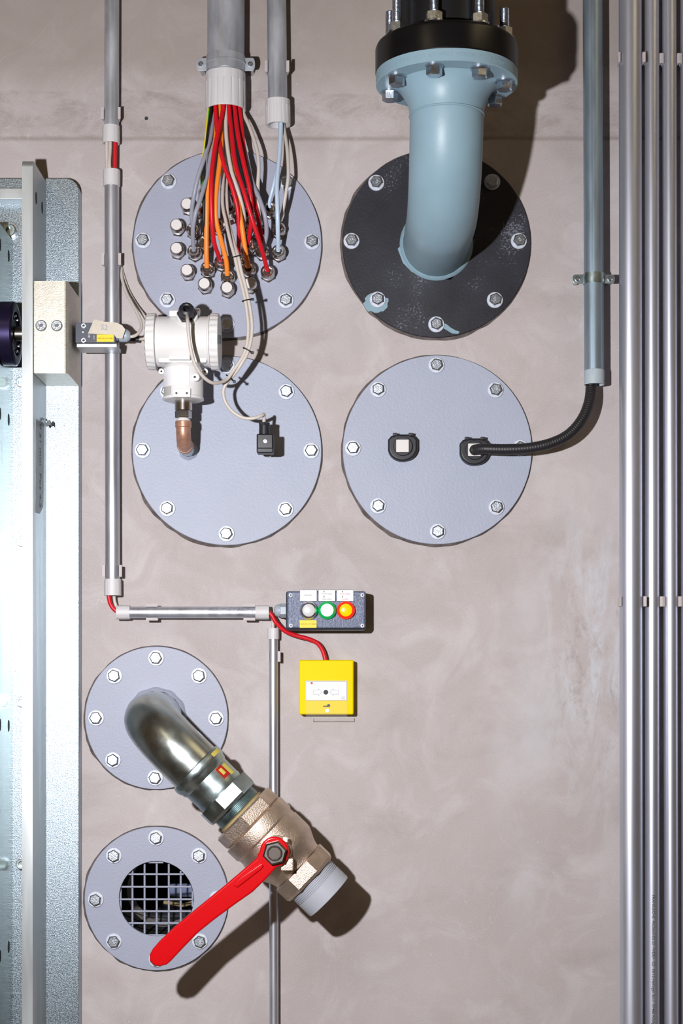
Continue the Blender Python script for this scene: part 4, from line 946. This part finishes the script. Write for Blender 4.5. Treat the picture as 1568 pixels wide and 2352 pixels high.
# bracket block
kd = 0.155
bl0 = W(78, 645, kd); bl1 = W(149.5, 857, kd)
bkx = -0.4462
pr = [(xB + 0.0003, -bpd - 0.0003), (bkx, -bpd - 0.0003), (bkx, -kd + 0.006), (bl1.x, -kd), (xB + 0.0018, -kd), (xB + 0.0003, -kd + 0.0015)]
bm = bmesh.new(); A_ = [bm.verts.new((x, y, bl1.z)) for x, y in pr]; B_ = [bm.verts.new((x, y, bl0.z)) for x, y in pr]
bm.faces.new(A_); bm.faces.new(B_[::-1])
for i in range(len(pr)): bm.faces.new((A_[i], B_[i], B_[(i + 1) % len(pr)], A_[(i + 1) % len(pr)]))
bmesh.ops.bevel(bm, geom=bm.edges[:], offset=0.0008, segments=2, affect='EDGES')
blk_ = finish('bracket_block', bm, 'block', fa); blk_['label'] = 'pale beige metal block with two socket screws'
def socket_screw(p, r, par, h=0.003):
    s_ = finish('socket_screw', lathe([(r * 1.15, 0), (r, h * 0.6), (r * 0.92, h), (r * 0.55, h), (r * 0.5, h * 0.3), (0, h * 0.3)], p, OUT, 28), 'zinc', par)
    finish('hex_socket', hexa(r * 0.72, h * 0.4, p + V3((0, -h * 0.25, 0)), OUT, ch=0.0003), 'nut', s_); return s_
for x in (94.5, 130.5): socket_screw(W(x, 748, kd), 0.0082, fa)
def frame_bolt(px, py, r):
    p = W(px, py, bpd + 0.012); p.y = -bpd
    w = finish('washer_ring', solid([(r * 1.35, 0), (r * 1.35, 0.0025)], p, OUT, 32), 'zinc', fa)
    finish('cap_screw', lathe([(r, 0.0026), (r, 0.011), (r * 0.9, 0.012), (r * 0.58, 0.012), (r * 0.55, 0.006), (0, 0.006)], p, OUT, 32), 'steelfit', w)
frame_bolt(21, 528, 0.0105)
for y in (877, 1243, 1612, 1985): frame_bolt(48.5, y, 0.0090)
# roller
rc = V3((-0.5362, -0.118, W(0, 767, 0.118).z)); LX = (-1, 0, 0)
ro = empty('roller', rc); tag(ro, 'violet-black round roller half cut off by the left edge beside the bracket block', 'roller')
finish('rim', lathe([(0.036, 0.001), (0.044, 0.0), (0.0505, 0.001), (0.0525, 0.003), (0.0525, 0.0225), (0.03, 0.0225), (0.03, 0.012)], rc, LX, 64, closed=False), 'roller', ro)
finish('hub', solid([(0.037, 0.004), (0.036, 0.012)], rc, LX, 48), 'switch', ro)
finish('axle', solid([(0.012, -0.0148), (0.012, 0.004)], rc, LX, 24), 'nut', ro)
for k in range(12):
    a = 2 * PI * k / 12; q = rc + V3((-0.003, 0.030 * math.cos(a), 0.030 * math.sin(a)))
    finish('hub_screw', solid([(0.003, -0.0006), (0.0028, 0.002)], q, (1, 0, 0), 10), 'nut', ro)
# grey tape on the side of the strip
tpz = [(0.136, 962), (0.060, 972), (0.058, 1000), (0.060, 1080), (0.064, 1164), (0.098, 1180), (0.140, 1176), (0.134, 1060)]
bm = bmesh.new(); A_ = [bm.verts.new((xB + 0.0002, -d, W(0, y, d).z)) for d, y in tpz]; B_ = [bm.verts.new((xB + 0.0008, -d, W(0, y, d).z)) for d, y in tpz]
bm.faces.new(A_); bm.faces.new(B_[::-1])
for i in range(8): bm.faces.new((A_[i], B_[i], B_[(i + 1) % 8], A_[(i + 1) % 8]))
tpo = finish('tape_strip', bm, 'greytape'); tag(tpo, 'grey scribbled tape strip peeling off the side of the upright steel bar', 'tape')
zc = W(0, 965, 0.075).z
bm = bmesh.new(); rows = []
for k in range(9):
    s = k / 8; x = xB + 0.0006 + 0.016 * s ** 1.5; rows.append([bm.verts.new((x, -0.062 - 0.01 * s, zc + 0.001 - 0.014 * s + 0.004 * math.sin(s * 9))), bm.verts.new((x, -0.072 - 0.01 * s, zc + 0.003 - 0.008 * s + 0.004 * math.sin(s * 9)))])
for k in range(8): bm.faces.new((rows[k][0], rows[k][1], rows[k + 1][1], rows[k + 1][0]))
finish('peeling_corner', bm, 'greytape', tpo)
me = text_mesh('lf 21 mm  Pos 4.2', 0.020, 0.0001)
for v in me.vertices: p = v.co.copy(); v.co = V3((p.z, p.y, -p.x))
me.materials.clear(); me.materials.append(M['ink'])
link('handwriting', me, V3((xB + 0.0010, -0.094, W(0, 1070, 0.094).z)), tpo)

# ================= LIMIT SWITCH =================
sd = 0.105
sw = empty('limit_switch', W(172, 768, sd)); tag(sw, 'small dark grey switch with masking tape and yellow sticker fixed to the bracket block', 'switch')
RB(173, 741, 265, 787, 0.068, sd, 'body', 'switch', sw, 0.001)
RB(176, 789, 268, 797, 0.055, sd + 0.002, 'bracket_plate', 'milled', sw, 0.0006)
for y in (748.5, 782): 
    p = W(192, y, sd); o = finish('screw', solid([(0.0042, 0), (0.0040, 0.001)], p, OUT, 20), 'zinc', sw)
    finish('hex_socket', hexa(0.0034, 0.0004, p + V3((0, -0.001, 0)), OUT, ch=0.0001), 'ink', o)
finish('indicator', solid([(0.0018, 0), (0.0015, 0.0006)], W(190.5, 763, sd), OUT, 16), 'btn_white', sw)
text('CE', 0.0045, W(204.5, 772, sd) + V3((0, -0.0004, 0)), 'white_label', sw, angle=-PI / 2)
text('IP 67', 0.0030, W(215.5, 775, sd) + V3((0, -0.0004, 0)), 'white_label', sw, angle=-PI / 2)
yl = RB(222, 768.5, 261, 785, sd + 0.0003, sd + 0.0008, 'yellow_sticker', 'yellow_label', sw)
text('+UBC.U01-SAY-XB01', 0.0030, W(241.5, 777.5, sd) + V3((0, -0.0011, 0)), 'ink', yl)
tpx = [(215.6, 734), (209, 750), (202, 766), (225, 767.5), (262, 769), (268, 777), (281, 778), (288, 757), (280, 747), (268, 741), (240, 739)]
tp = finish('masking_tape', prism([((W(x, y, sd + 0.001)).x, (W(x, y, sd + 0.001)).z) for x, y in tpx], -sd - 0.0010, -sd - 0.0016), 'tape', sw)
text('S2', 0.0125, W(240, 753, sd) + V3((0, -0.0018, 0)), 'faint', tp, angle=-0.12)
p = W(266, 771, 0.088); 
finish('gland_base', box((p.x - 0.0008, p.y + 0.010, p.z - 0.010), (p.x + 0.006, p.y - 0.010, p.z + 0.011), 0.001), 'switch', sw)
finish('gland_nut', solid([(0.0105, 0.0061), (0.011, 0.008), (0.011, 0.018), (0.0095, 0.0205), (0.0065, 0.024), (0.004, 0.0245)], p, (1, 0, 0), 12), 'boxgland', sw)
cable([(291, 771, .088), (304, 773, .088), (318, 765, .082), (325, 748, .072), (318, 725, .060), (303, 697, .046), (290, 672, .032), (281, 644, .018), (277, 618, .008), (274, 604, .006)], 0.0027, 'beige_cable',
      'inner beige cable looping from the limit switch up behind the conduit')
cable([(318, 778, .030), (330, 778, .034), (341, 768, .038), (344, 752, .034), (334, 730, .026), (314, 702, .016), (295, 668, .008), (283, 634, .006), (276, 606, .0045)], 0.0027, 'beige_cable',
      'outer beige cable looping behind the transmitter cap and up behind the conduit')
t = finish('cable_coupler', solid([(0.0055, 0), (0.0062, 0.002), (0.0062, 0.016), (0.004, 0.018)], W(319, 779, .030), (-1, 0, 0.15), 14), 'black'); tag(t, 'small black cable coupler in the shadow right of the limit switch', 'coupler')
# small dowel mark in the wall
t = finish('wall_plug', solid([(0.0032, 0), (0.003, 0.0012)], W(336, 272, 0), OUT, 14), 'ink'); tag(t, 'tiny dark hole plug in the wall between the two left conduits', 'plug')
